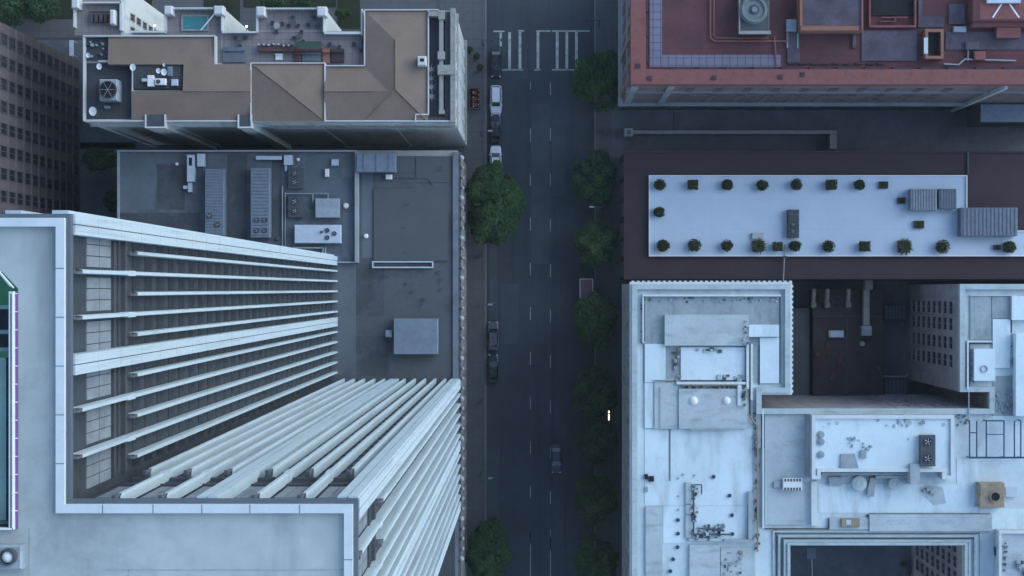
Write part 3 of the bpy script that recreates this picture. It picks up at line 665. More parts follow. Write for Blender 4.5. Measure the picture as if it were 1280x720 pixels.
# bays on the south wall
for x0_, x1_ in ((181, 207), (297, 315)):
    b = MB(); b.pbox((x0_, 151.5, x1_, 160), 0, ZD + .4); b.build('bay', 'facade_pale', ha)
    b = MB(); b.pbox((x0_, 143, x0_ + 1.8, 160), ZD, ze + .45); b.pbox((x1_ - 1.8, 143, x1_, 160), ZD, ze + .46); b.pbox((x0_ + 1.9, 158.2, x1_ - 1.9, 160), ZD, ze + .44); b.build('bay_parapet', 'stone_white', ha)
    b = MB(); b.pbox((x0_ + 1.9, 143.5, x1_ - 1.9, 158), ZD, ze + .32); b.build('bay_roof', 'metal_dk', ha)
SY = Y(151, ZA); 
for u in frange(wx(112), wx(560), 10.4):
    b = MB(); b.box(u - .35, u + .35, SY - .3, SY + .05, 0, ZD - .6); b.build('pilaster', 'facade_pale', ha)
windows(ha, 'x', X(152, ZA), 1, frange(Y(30, ZA), Y(6, ZA), 1.9)[:3], [16 + 3.4 * k for k in range(5)], .8, 1.8, limit=98)
windows(ha, 'x', X(568, ZA), 1, frange(Y(148, ZA), Y(14, ZA), 2.6), [3 + 3.4 * k for k in range(9)], .8, 1.6, frame='facade_pale', limit=90)
b = MB(); b.box(wx(102), wx(330) , SY - .35, SY, 31.5, 31.9); b.build('cornice', 'facade_pale', ha); b = MB(); b.box(wx(330), wx(568) + .35, Y(153, ZA) - .35, Y(153, ZA), 31.5, 31.9); b.box(wx(568), wx(568) + .35, Y(153, ZA), Y(10, ZA), 31.5, 31.9)
b.box(wx(568), wx(568) + .5, Y(153, ZA), Y(10, ZA), 8, 8.6); b.build('cornice', 'stone', ha)
b = MB(); b.pbox((522, 70, 532.5, 81.5), ze, ze + 2.1, ch=.08); b.pbox((525, 73, 530, 77), ze + 2.1, ze + 2.13, mi=1); b.build('chimney', ['stone_white', 'black'], ha)

t = thing('pool', 'small teal swimming pool on the white railed roof terrace', 'swimming pool', (X(243, 34), Y(29, 34), ZD))
b = MB(); ringpoly(b, P2([(226.5, 18.5), (260.5, 18.5), (260.5, 38.5), (226.5, 38.5)], 34.3), .22, ZD + .02, ZD + .3); b.build('pool_rim', 'stone', t)
b = MB(); b.pbox((227.5, 19.5, 259.5, 38), ZD + .03, ZD + .2); b.build('water', 'pool', t)
b = MB(); b.tube((X(250, 35), Y(37, 35), ZD + .5), (X(268, 35), Y(18, 35), ZD + 1.2), .1); one('pool_rail', b, 'white', 'white diagonal rail across the corner of the teal pool', 'railing', (X(259, 35), Y(28, 35), ZD))
# roof bar
t = thing('bar_counter', 'long red brown wooden bar with bottles on the hotel terrace', 'bar', (X(345, 35), Y(60, 35), ZD))
b = MB(); b.pbox((322, 57, 368, 64), ZD, ZD + 1.1); b.pbox((369, 60.5, 402, 64), ZD, ZD + 1.0); b.build('counter', 'wood_red', t)
b = MB()
random.seed(3)
for k in range(14): b.cyl(X(324 + k * 3.1, 35), Y(55.5 + random.random() * 2, 35), ZD, ZD + 1.5, .12, n=6, mi=k % 2)
b.build('stool', ['metal_lt', 'wood_red'], t)
b = MB(); b.pbox((368, 51.5, 402, 59.5), ZD + 2.1, ZD + 2.2); [b.pbox((x, y, x + 1, y + 1), ZD, ZD + 2.1) for x in (369, 400) for y in (52, 58)]
one('bar_awning', b, 'green_cloth', 'dark green flat awning beside the red brown bar', 'awning', (X(385, 35), Y(55, 35), ZD))
def lounge(name, p, h, m, lab, cat, grp=None):
    z = ZD + .03; t = thing(name, lab, cat, (X((p[0] + p[2]) / 2, z), Y((p[1] + p[3]) / 2, z), z), grp)
    b = MB(); b.pbox(p, z, z + h * .5, ch=.05); b.build('seat', m, t)
    b = MB(); b.pbox((p[0], p[1], p[2], p[1] + max(1.2, (p[3] - p[1]) * .25)), z + h * .5, z + h); b.build('backrest', m, t); return t
lounge('sofa', (403, 61, 412, 79), .9, 'orange', 'orange sofa at the right end of the terrace bar', 'sofa', 'terrace seating')
lounge('sofa', (414, 61, 430, 78), .9, 'brown_roof', 'dark brown sofa block right of the orange sofa', 'sofa', 'terrace seating')
lounge('sofa', (368, 65, 376, 77), .8, 'wood_red', 'narrow red brown sofa below the bar', 'sofa', 'terrace seating')
lounge('sofa', (377, 65, 402, 77), .6, 'roof_grey', 'blue grey low daybed below the green awning', 'daybed', 'terrace seating')
lounge('sofa', (344, 67, 353, 75), .5, 'white', 'small white ottoman below the long bar', 'ottoman', 'terrace seating')
lounge('sofa', (278, 59, 306, 78), .6, 'roof_grey', 'wide grey lounge deck left of the long bar', 'lounge', 'terrace seating')
def table(px, py, lab, dark=True, r=.45):
    z = ZD + .02; x, y = X(px, z + .7), Y(py, z + .7); t = thing('cafe_table', lab, 'table', (x, y, z), 'round terrace tables')
    b = MB(); b.cyl(x, y, z + .68, z + .74, r, n=16); b.build('tabletop', 'metal_dk' if dark else 'parapet_grey', t)
    b = MB(); b.cyl(x, y, z, z + .68, .05, n=6); b.cyl(x, y, z, z + .04, .25, n=10); b.build('pedestal', 'metal_dk', t)
    for k in range(3):
        a = k * 2.1 + px; xx, yy = x + .8 * math.cos(a), y + .8 * math.sin(a)
        b = MB(); b.box(xx - .2, xx + .2, yy - .2, yy + .2, z, z + .42); b.box(xx - .2, xx + .2, yy + .15, yy + .2, z + .42, z + .8); b.build('chair', 'metal_dk', t)
for px, py, lab, dk in ((346, 32, 'pale round table nearest the left pier of the white balustrade', False), (366, 28, 'middle round table behind the white balustrade', True), (391, 28, 'dark round table by the right pier of the white balustrade', True),
                    (417, 60, 'dark round table above the brown sofa block', True), (374, 46, 'round table just above the green awning', True), (449, 56, 'dark round table against the brown tiled roof wall', True), (300, 50, 'round table on terrace near the gap above the lounge deck', True)):
    table(px, py, lab, dk)
# roof equipment of hotel
t = thing('cooling_tower', 'square cooling tower with round black fan in the sunken dark roof of the hotel', 'cooling tower', (X(135, 36), Y(112, 36), ZD))
b = MB(); b.pbox((124, 99, 146, 125.5), ZD, ZD + 2.6, ch=.1); b.build('casing', 'metal', t)
b = MB(); b.cyl(X(134.5, 37), Y(112, 37), ZD + 2.6, ZD + 2.9, 1.15, n=24, mi=1); b.ring(X(134.5, 37), Y(112, 37), ZD + 2.6, ZD + 3., 1.1, 1.22); b.build('fan_guard', ['metal_dk', 'black'], t)
b = MB()
for k in range(6): a = k * math.pi / 3; cx, cy = X(134.5, 37), Y(112, 37); b.tube((cx, cy, ZD + 2.95), (cx + 1.1 * math.cos(a), cy + 1.1 * math.sin(a), ZD + 2.95), .03)
b.build('fan_blade', 'metal', t)
for k, (px, py, r, lab) in enumerate(((124, 83, .38, 'white dish near the top left corner of the sunken dark roof'), (116, 139, .55, 'largest white dish, in the bottom left corner of the sunken roof'), (166, 84, .42, 'white dish at the left end of the dark equipment well'),
                            (198, 88.5, .33, 'left one of two small white dishes in the equipment well'), (205, 90, .42, 'right one of two small white dishes in the equipment well'), (205, 81, .2, 'tiny white dish at the top edge of the equipment well'), (110, 69, .3, 'pale dish on the dark corner roof of the hotel'))):
    z = ZD + 1.3 if 150 < px else ZD + .5; x, y = X(px, z + .8), Y(py, z + .8); t = thing('satellite_dish', lab, 'satellite dish', (x, y, z), 'satellite dishes on the hotel roof')
    b = MB(); b.tube((x, y, z), (x, y, z + .7), .04); b.build('mast', 'metal', t)
    b = MB(); b.v.append((x, y, z + .62)); n = 14
    for q in range(n): b.v.append((x + r * math.cos(q * 2 * math.pi / n), y + r * 1.15 * math.sin(q * 2 * math.pi / n), z + .8 + .08 * math.sin(q * 2 * math.pi / n)))
    for q in range(n): b.f.append((0, 1 + q, 1 + (q + 1) % n)); b.mi.append(0)
    b.build('dish', 'white', t, smooth=True)
ac(177, 98, 186, 102, ZD + 1.27, .7, 'small pale unit at the left of the equipment well', body='metal_lt', group='hotel roof units')
ac(184, 94, 192, 108, ZD + 1.27, .8, 'white cross shaped unit in the middle of the equipment well', body='white_metal', group='hotel roof units')
ac(193, 98, 207, 106, ZD + 1.27, .9, 'white unit with a reddish round cap in the equipment well', body='white_metal', fans=[(198, 102, .3)], group='hotel roof units')
ac(214, 99, 222, 107, ZD + 1.27, .7, 'pale blue cube unit at the right of the equipment well', body='metal_lt', group='hotel roof units')
ac(209, 83, 215, 95, ZD + 1.27, .6, 'dark blue unit above the pale blue cube in the well', body='metal_blue', group='hotel roof units')
ac(130, 132, 137, 135.5, ZD + .05, .5, 'little grey vent below the round fan cooling tower', body='metal', group='hotel roof units', cat='vent', name='roof_vent')
ac(148, 48, 134, 52, ZD + .5, .5, 'low grey box on the dark corner roof edge', body='metal', group='hotel roof units') if False else None
b = MB()
random.seed(5)
for k in range(16):
    px, py = 108 + random.random() * 24, 50 + random.random() * 20; s_ = .6 + random.random() * 1.2
    b.pbox((px, py, px + s_ * 2, py + s_ * 2), ZD + .52, ZD + .7 + random.random() * .5, mi=k % 2)
one('roof_clutter', b, ['metal_dk', 'metal'], 'cluster of small pipes and boxes on the dark corner roof of the hotel', 'equipment', (X(120, 35), Y(60, 35), ZD + .5))
b = MB(); b.pipe([(X(110, 35), Y(14, 35), ZD + .4), (X(140, 35), Y(14, 35), ZD + .4)], .1)
for k in range(5): b.pbox((112 + 6 * k, 17, 116 + 6 * k, 27), ZD + .03, ZD + .9, mi=k % 2)
one('roof_clutter', b, ['metal_dk', 'wood_red'], 'row of dark boxes on the hotel wing at the top left', 'equipment', (X(125, 35), Y(22, 35), ZD))
# potted plants on east terrace slot
def leafball(b, x, y, z, r, n, sz, h=None, seed=0, nm=3, flat=1.):
    rnd = random.Random(seed); h = r if h is None else h
    for k in range(n):
        a = rnd.random() * 2 * math.pi; u = rnd.uniform(-.4, 1); rr = (rnd.random() ** .4); q = math.sqrt(max(0, 1 - u * u))
        c = Vector((x + r * rr * q * math.cos(a), y + r * rr * q * math.sin(a), z + h * rr * u))
        t1 = Vector((rnd.gauss(0, 1), rnd.gauss(0, 1), rnd.gauss(0, .5))).normalized(); t2 = Vector((rnd.gauss(0, 1), rnd.gauss(0, 1), rnd.gauss(0, .5)))
        t2 = (t2 - t2.dot(t1) * t1).normalized(); s_ = sz * rnd.uniform(.6, 1.3)
        b.poly([c - t1 * s_, c - t2 * s_ * .6, c + t1 * s_, c + t2 * s_ * .6], rnd.randrange(nm))
for k, (px, py) in enumerate(((538, 86), (538, 97), (538.5, 108), (539, 120))):
    z = ZD + .05; x, y = X(px, z + .8), Y(py, z + .8); t = thing('potted_plant', ['pale spiky plant nearest the chimney in the narrow east slot', 'second pale spiky plant in the narrow east slot of the hotel', 'third pale spiky plant in the narrow east slot of the hotel', 'lowest pale spiky plant in the narrow east slot of the hotel'][k], 'plant', (x, y, z), 'pale plants in the east slot')
    b = MB(); b.cyl(x, y, z, z + .45, .22, .28, 10); b.build('pot', 'stone_white', t)
    b = MB()
    for q in range(16):
        a = q * 2.4; L = .5 + .25 * (q % 3); c_ = Vector((x, y, z + .45)); e_ = c_ + Vector((math.cos(a) * L, math.sin(a) * L, .3)); sd = Vector((-math.sin(a), math.cos(a), 0)) * .06
        b.poly([c_ - sd, e_, c_ + sd])
    b.build('leaves', 'parapet_grey', t)

# ------------------------------------------------------------------ red-roofed building (upper right)
Z1 = 31.
rb = thing('red_building', 'building with red brown roof and pink parapet at the upper right', 'building', (X(1000, Z1), Y(50, Z1), 0))
x0, x1, y0, y1 = X(790, Z1), X(1400, Z1), Y(104, Z1), Y(-90, Z1)
b = MB(); b.box(x0, x1, y0, y1, 0, Z1 - 1.2); b.build('wall', 'sage', rb)
b = MB(); b.box(x0 + 1.9, x1, y0 + 1.9, y1, Z1 - 1.2, Z1 - 1.15); b.build('roof', 'red_roof', rb)
b = MB(); b.box(x0 - .15, x0 + 2., y0 - .15, y1, Z1 - 1.8, Z1); b.box(x0 + 2.001, x1, y0 - .15, y0 + 2., Z1 - 1.8, Z1); b.build('parapet', 'pink', rb)
b = MB()
for k in range(8): b.box(x0 + 2.0, x0 + 2.3, y0 + 3 + k * 3.6, y0 + 5.6 + k * 3.6, Z1 - 1.15, Z1 + .03)
for k in range(14): b.box(x0 + 5.5 + k * 3.95, x0 + 8.3 + k * 3.95, y0 + 2.0, y0 + 2.3, Z1 - 1.15, Z1 + .03)
b.build('scupper', 'brown_roof', rb)
b = MB(); b.pbox((812, -90, 827.5, 84), Z1 - 1.1, Z1 - 1.0); b.pbox((827.7, 68.5, 976, 84), Z1 - 1.1, Z1 - 1.001); b.build('walkway', 'lilac', rb)
for q, h_ in (((1077, 38, 1146, 76), .2), ((1182, 40, 1280, 62), .17), ((984, 40, 1000, 78), .25), ((1150, 20, 1180, 34), .2), ((1186, 5, 1206, 30), .3), ((1148, 0, 1153, 34), .5), ((1066, 42, 1070, 60), .4)):
    b = MB(); b.pbox(q, Z1 - 1.15, Z1 - 1.15 + h_); b.build('roof_patch', 'grey_red', rb)
b = MB()
for px, py in ((798, 82), (812.5, 97.5), (893, 97), (976, 96), (1004, 92.5)): b.pbox((px - 2.5, py - 2.5, px + 2.5, py + 2.5), Z1, Z1 + .25)
b.build('parapet_vent', 'brown_roof', rb)
b = MB()   # string ledge over the ground storeys
b.box(x0 - .75, X(1205, 8), y0 - .55, y1, 7.6, 8.2); b.box(x0 - .3, x1, y0 - .3, y1, 22.0, 22.4); b.build('ledge', 'parapet_grey', rb)
b = MB(); b.box(x0 - .2, x1, y0 - .2, y1, 0, 7.6); b.build('base_wall', 'dark_stone', rb)
for u in (x0 + .6, x0 + 5.8):
    b = MB(); b.box(u - .5, u + .5, y0 - .3, y0, 8.2, Z1 - 1.8); b.build('pilaster', 'wall_white', rb)
b = MB(); b.box(67.0, 67.5, y0 - .6, y0, 0, Z1 - 1.8); b.build('pilaster', 'stone_white', rb)
for v in frange(y0 + 1.2, Y(0, Z1), 5.6):
    b = MB(); b.box(x0 - .45, x0, v - .45, v + .45, 8.2, Z1 - 1.8); b.build('pilaster', 'sage', rb)
windows(rb, 'y', y0, -1, [u for u in frange(x0 + 8.9, 64, 4.2)], [10 + 3.6 * k for k in range(5)], 1., 1.5, frame='sage', limit=96)
windows(rb, 'x', x0, -1, [u for u in frange(y0 + 2.9, 44, 2.8)], [10 + 3.6 * k for k in range(5)], 1.2, 2.1, frame='sage', limit=96)
b = MB()
for u in frange(x0 + 3, 50, 5.6): b.box(u - .9, u + .9, y0 - .26, y0 - .2, 1.5, 6.2)
b.build('shop_window', 'glass', rb)
# roof plant
zq = Z1 - 1.15
t = thing('cooling_tower', 'round grey cooling tower fan with hub on the red roof', 'cooling tower', (X(942, Z1), Y(13, Z1), zq))
b = MB(); b.pbox((925, -10, 962, 41), zq, zq + 2.6, ch=.15); b.build('casing', 'metal_dk', t)
b = MB(); b.pbox((923.5, 38.5, 963.5, 42.5), zq + 2.6, zq + 2.75); b.pbox((923.5, -10, 925.5, 38), zq + 2.6, zq + 2.74); b.build('rim', 'stone', t)
z = zq + 2.6; b = MB(); b.cyl(X(942, z), Y(13, z), z, z + .5, 2.0, 1.9, 28); b.ring(X(942, z), Y(13, z), z + .5, z + .75, 1.5, 1.75, 28); b.build('fan_stack', 'fan_grey', t)
b = MB(); b.cyl(X(942, z), Y(13, z), z + .5, z + .6, .75, n=20, mi=0); b.cyl(X(942, z), Y(13, z), z + .6, z + .9, .45, .35, n=16, mi=1); b.build('hub', ['metal_dk', 'metal_blue'], t)
t = thing('roof_hut', 'plum topped square plant hut with orange rim on the red roof', 'roof hut', (X(1040, 33), Y(15, 33), zq))
b = MB(); b.pbox((1000, -25, 1079, 38.5), zq, zq + 2.8); b.build('wall', 'orange', t)
b = MB(); b.pbox((1004, -24, 1076.5, 31.5), zq + 2.8, zq + 2.84); b.build('roof', 'grey_red', t)
b = MB(); b.pbox((1001, 33, 1073, 38), zq + 2.8, zq + 3.0); b.pbox((1000, -25, 1003, 32.5), zq + 2.8, zq + 3.0); b.pbox((1077, -25, 1079, 38), zq + 2.8, zq + 3.1); b.build('rim', 'orange', t)
t = thing('roof_hatch', 'large black open shaft with pale frame between the two red huts', 'shaft', (X(1115, 31), Y(16, 31), zq))
b = MB(); ringpoly(b, P2([(1087, -25), (1146, -25), (1146, 33.5), (1087, 33.5)], Z1), .25, zq, zq + .9); b.build('frame', 'pink', t)
b = MB(); b.pbox((1090, -24, 1144, 19), zq, zq + .3); b.build('shaft', 'black', t)
b = MB(); b.pbox((1102, 21, 1135, 22.2), zq + .3, zq + .6); b.pbox((1100, 26, 1120, 27.2), zq + .3, zq + .6); b.pbox((1118.5, 22, 1120, 27), zq + .3, zq + .62); b.build('pipe', 'pink', t)
t = thing('vent_shaft', 'orange framed vent shaft with a white side flap', 'vent', (X(1168, 31), Y(54, 31), zq))
b = MB(); ringpoly(b, P2([(1157, 36), (1180, 36), (1180, 73), (1157, 73)], Z1 + .5), .4, zq, zq + 1.5); b.build('frame', 'orange', t)
b = MB(); b.pbox((1160, 39, 1176, 70), zq, zq + .6); b.build('shaft', 'black', t)
b = MB(); b.pbox((1155, 47, 1160, 67), zq + 1.5, zq + 1.6); b.build('flap', 'metal_lt', t)
t = thing('roof_hut', 'pink plant hut with white crossed lines on top in the upper right corner', 'roof hut', (X(1250, 33), Y(10, 33), zq))
b = MB(); b.pbox((1216, -30, 1300, 26), zq, zq + 2.4); b.build('wall', 'red_roof', t)
b = MB(); b.pbox((1225, -30, 1300, 24), zq + 2.4, zq + 2.43); b.build('roof', 'pink', t)
b = MB(); z = zq + 2.47
def line(b, a, c, w_, z, mi=0):
    p, q = Vector((X(a[0], z), Y(a[1], z), z)), Vector((X(c[0], z), Y(c[1], z), z)); n_ = (q - p).normalized(); s_ = Vector((-n_.y, n_.x, 0)) * w_ / 2
    b.poly([p - s_, q - s_, q + s_, p + s_], mi)
line(b, (1241, 22), (1252, 5), .22, z); line(b, (1274, 22), (1262, 5), .22, z); b.build('painted_line', 'white', t)
b = MB(); b.pbox((1234, -12, 1276, 3.5), zq + 2.44, zq + 3.0); b.build('top_unit', 'metal_lt', t)
b = MB(); b.pbox((1216, 26.3, 1300, 33), zq, zq + 1.5); b.pbox((1246, 34, 1276, 47), zq, zq + 1.2); b.build('step', 'pink', t)
b = MB(); z = zq + .35
b.pipe([(X(888, z), Y(-20, z), z), (X(888, z), Y(47, z), z), (X(893, z), Y(51.5, z), z), (X(985, z), Y(51.5, z), z), (X(985, z), Y(40, z), z)], .11)
b.pipe([(X(892.5, z), Y(-20, z), z), (X(892.5, z), Y(45, z), z), (X(895, z), Y(47.5, z), z), (X(960, z), Y(47.5, z), z)], .09)
b.pipe([(X(968, z), Y(45, z), z), (X(970.5, z), Y(82, z), z)], .1)
one('pipe_run', b, 'orange', 'pair of pinkish pipes wrapping round the cooling tower on the red roof', 'pipes', (X(900, 30), Y(45, 30), zq))
b = MB(); b.pipe([(X(1180, z), Y(80, z), z), (X(1198, z), Y(81, z), z), (X(1206, z), Y(74, z), z), (X(1270, z), Y(76, z), z)], .13)
b.pipe([(X(1210, z), Y(62, z), z), (X(1210, z), Y(76, z), z)], .1)
one('pipe_run', b, 'parapet_grey', 'pale bent pipe beside the parapet near the right edge', 'pipes', (X(1200, 30), Y(78, 30), zq))
ac(1218, 64, 1232, 75, zq, .9, 'small pink valve box over the pale bent pipe', body='pink', group='red roof units')
ac(983, 24, 996, 39, zq, .7, 'small grey unit between cooling tower and plum hut', body='metal', group='red roof units')
ac(1207, 52, 1224, 62, zq, .8, 'small grey violet unit left of the pink valve box', body='grey_red', group='red roof units')
ac(1192, 33, 1208, 40, zq, .6, 'teal grey flat unit right of the black shaft', body='metal', group='red roof units')
b = MB(); z = zq + .3
b.pipe([(X(984, z), Y(38, z), z), (X(984, z), Y(60, z), z)], .12); b.pipe([(X(997, z), Y(38, z), z), (X(997, z), Y(60, z), z)], .12)
one('conduit', b, 'parapet_grey', 'pair of short pale pipes leaving the plum hut', 'pipes', (X(990, 30), Y(50, 30), zq))
b = MB(); z = zq + .15
for k in range(9):
    px = 985 + k * 14; b.pbox((px, 78 + (k % 2), px + 9, 80.5), zq, zq + .3)
one('cable_tray', b, 'brown_roof', 'broken dark cable tray along the pink parapet', 'cable tray', (X(1040, 30), Y(79, 30), zq))
# canopy block at the right, walls in the alley
t = thing('low_canopy', 'flat blue grey canopy roof against the pink parapet building at the right edge', 'canopy', (X(1260, 8), Y(141, 8), 0))
b = MB(); b.pbox((1227, 131, 1330, 152), 0, 7.9); b.build('wall', 'dark_stone', t)
b = MB(); b.pbox((1226, 130.5, 1331, 152.5), 7.9, 8.3); b.build('roof', 'metal_blue', t)
t = thing('ramp_wall', 'long low concrete wall with a pale cap along the dark ramp', 'wall', (X(900, 1), Y(166, 1), 0))
b = MB(); b.pbox((790, 163, 1046, 167.5), .13, 2.2); b.pbox((1037.5, 168, 1046, 186), .13, 2.19); b.build('wall', 'stone', t)
b = MB(); b.pbox((790, 163.8, 1046, 165.8), 2.2, 2.3); b.build('cap', 'parapet_grey', t)
b = MB(); b.pbox((781, 160, 791.5, 170.5), .13, 2.9, ch=.2); b.pbox((784, 163, 788.5, 167.5), 2.9, 2.93, mi=1); b.build('gate_pier', ['parapet_grey', 'dark_stone'], t)
g = MB(); g.box(X(790), X(1035), Y(187), Y(168), .15, .16); struct('ramp', g, 'dark_stone')

# ------------------------------------------------------------------ brown building with white roof terrace
Z2 = 11.
tb = thing('terrace_building', 'low dark brown building with a long white roof terrace lined by potted plants', 'building', (X(1000, Z2), Y(270, Z2), 0))
x0, x1, y0, y1 = X(780, Z2), X(1400, Z2), Y(349, Z2), Y(189, Z2)
b = MB(); b.box(x0, x1, y0, y1, 0, Z2 - .05); b.build('wall', 'brown_roof', tb)
b = MB(); b.box(x0 + .3, x1, y0 + .3, y1 - .3, Z2 - .05, Z2); b.build('roof', 'brown_roof', tb)
b = MB(); ringpoly(b, [(x0, y0), (x1, y0), (x1, y1), (x0, y1)], .28, Z2 - .05, Z2 + .25); b.build('parapet', 'brown_roof', tb)
ter = P2([(811, 219), (1209, 219), (1209, 288), (1340, 288), (1340, 320.5), (811, 320.5)], Z2 + .6)
b = MB(); b.prism(ter, Z2, Z2 + .5); b.build('terrace_floor', 'white_roof2', tb)
b = MB(); ringpoly(b, ter, .16, Z2, Z2 + .72); b.build('terrace_kerb', 'white', tb)
b = MB(); b.pbox((1209.5, 189.5, 1211, 218), Z2, Z2 + .3); b.build('roof_step', 'dark_stone', tb)
windows(tb, 'x', x0, -1, frange(y0 + 1.6, y1 - 1, 3.1), [.6, 4.4, 7.6], 2., 1.9, frame='dark_stone')
zt2 = Z2 + .5
ac(1138.5, 236, 1171, 263, zt2, 1.8, 'grey brown ribbed left half of the upper air conditioner pair on the white terrace', body='metal', ribs=9, axis='x', group='terrace plant units')
ac(1174, 236, 1196, 261, zt2, 1.6, 'blue grey ribbed right half of the upper air conditioner pair on the white terrace', body='metal_blue', ribs=6, axis='x', group='terrace plant units')
ac(1201, 259.5, 1272, 295, Z2, 2.4, 'largest blue grey air conditioner at the right corner of the white terrace', body='metal_blue', ribs=14, axis='x', group='terrace plant units')
ac(985, 262, 999, 297, zt2, 1.2, 'narrow grey machine alone in the middle of the white terrace', body='metal_dk', fans=[(992, 281, .45), (992, 289, .4)], ribs=3, group='terrace plant units')
ac(940, 291, 955, 299, zt2, .5, 'small pale grey box behind a spiky plant on the white terrace', body='pale_roof', group='terrace plant units', cat='box', name='storage_box')
pots = [(825, 231, 'r', 7.5, 'round shrub in the top left corner of the white terrace'), (866, 231, 's', 7, 'square trimmed shrub second from left in the top row of the white terrace'), (909, 231, 'w', 8, 'ragged wide shrub third from left in the top row of the white terrace'),
        (953, 231.5, 'w', 8, 'ragged shrub fourth from left in the top row of the white terrace'), (995.5, 230.5, 'r', 7.5, 'dark round shrub fifth in the top row, above the narrow grey machine'), (1039, 231, 's', 7.5, 'boxy shrub sixth in the top row of the white terrace'), (1074.5, 231, 'w', 7.5, 'shaggy shrub seventh in the top row of the white terrace'),
        (1105.5, 231, 'b', 5.5, 'bare square planter ending the top row of the white terrace'), (1128, 250.5, 'b', 4.8, 'bare square planter left of the upper air conditioners'), (1150, 280.5, 'b', 6, 'bare oblong planter below the upper air conditioners'),
        (824, 265, 'w', 7.5, 'shrub alone on the short left side of the white terrace'), (829, 307, 'w', 9, 'ragged shrub in the bottom left corner of the white terrace'), (868, 306.5, 'r', 8.5, 'dark round shrub second from left in the bottom row of the white terrace'), (909, 307, 'r', 7.5, 'round shrub third from left in the bottom row of the white terrace'),
        (948.5, 307.5, 'p', 11, 'spiky palm plant in front of a small pale box in the bottom row'), (972, 308, 's', 6.5, 'greyish square shrub left of the cable in the bottom row'), (994, 307.5, 'w', 8, 'shaggy shrub below the narrow grey machine'), (1036, 308, 'r', 8, 'dark round shrub sixth in the bottom row of the white terrace'),
        (1081, 308, 's', 7.5, 'square trimmed shrub in the bottom row below the bare end planter'), (1131, 308, 'p', 12, 'largest spiky palm plant in the bottom row of the white terrace'), (1178.5, 308.5, 'r', 9, 'large dark round shrub last before the big air conditioner'), (1262, 309, 'w', 9, 'wide olive shrub at the right end of the bottom row'), (1248, 309, 'b', 4, 'small dark planter beside the olive shrub at the right end')]
for k, (px, py, kd, r, lab) in enumerate(pots):
    z = zt2; zz = z + .9; x, y = X(px, zz), Y(py, zz); rw = r * .1245
    if px == 1248: zz = z
    t = thing('potted_plant' if kd != 'b' else 'planter_box', lab, 'plant' if kd != 'b' else 'planter', (x, y, z), 'planters on the white roof terrace')
    b = MB(); q = rw * (.62 if kd != 'b' else 1.)
    b.box(x - q, x + q, y - q * (.8 if kd == 'b' else 1), y + q * (.8 if kd == 'b' else 1), z, z + .55); b.build('pot', 'terracotta', t)
    b = MB()
    if kd == 'b': 
        b.box(x - q * .85, x + q * .85, y - q * .65, y + q * .65, z + .55, z + .57); leafball(b, x, y, z + .6, q * .8, 60, .1, .15, k, 2)
    elif kd == 'p':
        for q_ in range(34):
            a = q_ * 2.399; L = rw * random.uniform(.65, 1.1); c_ = Vector((x, y, z + 1.1)); m_ = c_ + Vector((math.cos(a) * L * .6, math.sin(a) * L * .6, .25)); e_ = c_ + Vector((math.cos(a) * L, math.sin(a) * L, -.1)); sd = Vector((-math.sin(a), math.cos(a), 0)) * .11
            b.poly([c_, m_ - sd, e_, m_ + sd], q_ % 2)
        leafball(b, x, y, z + 1.0, rw * .55, 200, .14, .4, k, 2)
    else:
        rr = rw * 1.0
        if kd == 's':
            rnd = random.Random(k)
            for q_ in range(420):
                c_ = Vector((x + rnd.uniform(-rr, rr) * .88, y + rnd.uniform(-rr, rr) * .82, z + rnd.uniform(.55, 1.4))); a = rnd.random() * 6; v1 = Vector((math.cos(a), math.sin(a), rnd.uniform(-.6, .6))) * .13; v2 = Vector((-math.sin(a), math.cos(a), rnd.uniform(-.6, .6))) * .09
                b.poly([c_ - v1, c_ - v2, c_ + v1, c_ + v2], q_ % 2)
        else:
            leafball(b, x, y, z + .95, rr * (1 if kd == 'r' else .85), 480, .13, .6, k, 2)
            if kd == 'w':
                for q_ in range(7): a = q_ * 1.9 + k; leafball(b, x + math.cos(a) * rr * .75, y + math.sin(a) * rr * .6, z + .9, .3, 50, .1, .25, k * 9 + q_, 2)
    b.build('foliage', ['potleaf', 'potleaf2'], t)
t = thing('antenna_pole', 'thin pale pole lying over the terrace edge between two bottom shrubs', 'pole', (X(981, 12), Y(330, 12), Z2))
b = MB(); b.tube((X(981.5, 12), Y(305, 12), Z2 + .9), (X(979.5, 12), Y(351, 12), Z2 + .7), .09); b.build('pole', 'parapet_grey', t)
b = MB(); b.box(X(979, 12), X(984, 12), Y(323, 12), Y(320, 12), Z2 + .72, Z2 + .95); b.build('bracket', 'metal_dk', t)
b = MB()
for px in (842, 927, 1214, 1250): b.pbox((px - 1, 346, px + 1, 352), Z2 + .25, Z2 + .9)
one('wall_brackets', b, 'parapet_grey', 'four small pale brackets on the brown roof edge facing the white building', 'bracket', (X(1000, 11), Y(349, 11), Z2)) if False else None

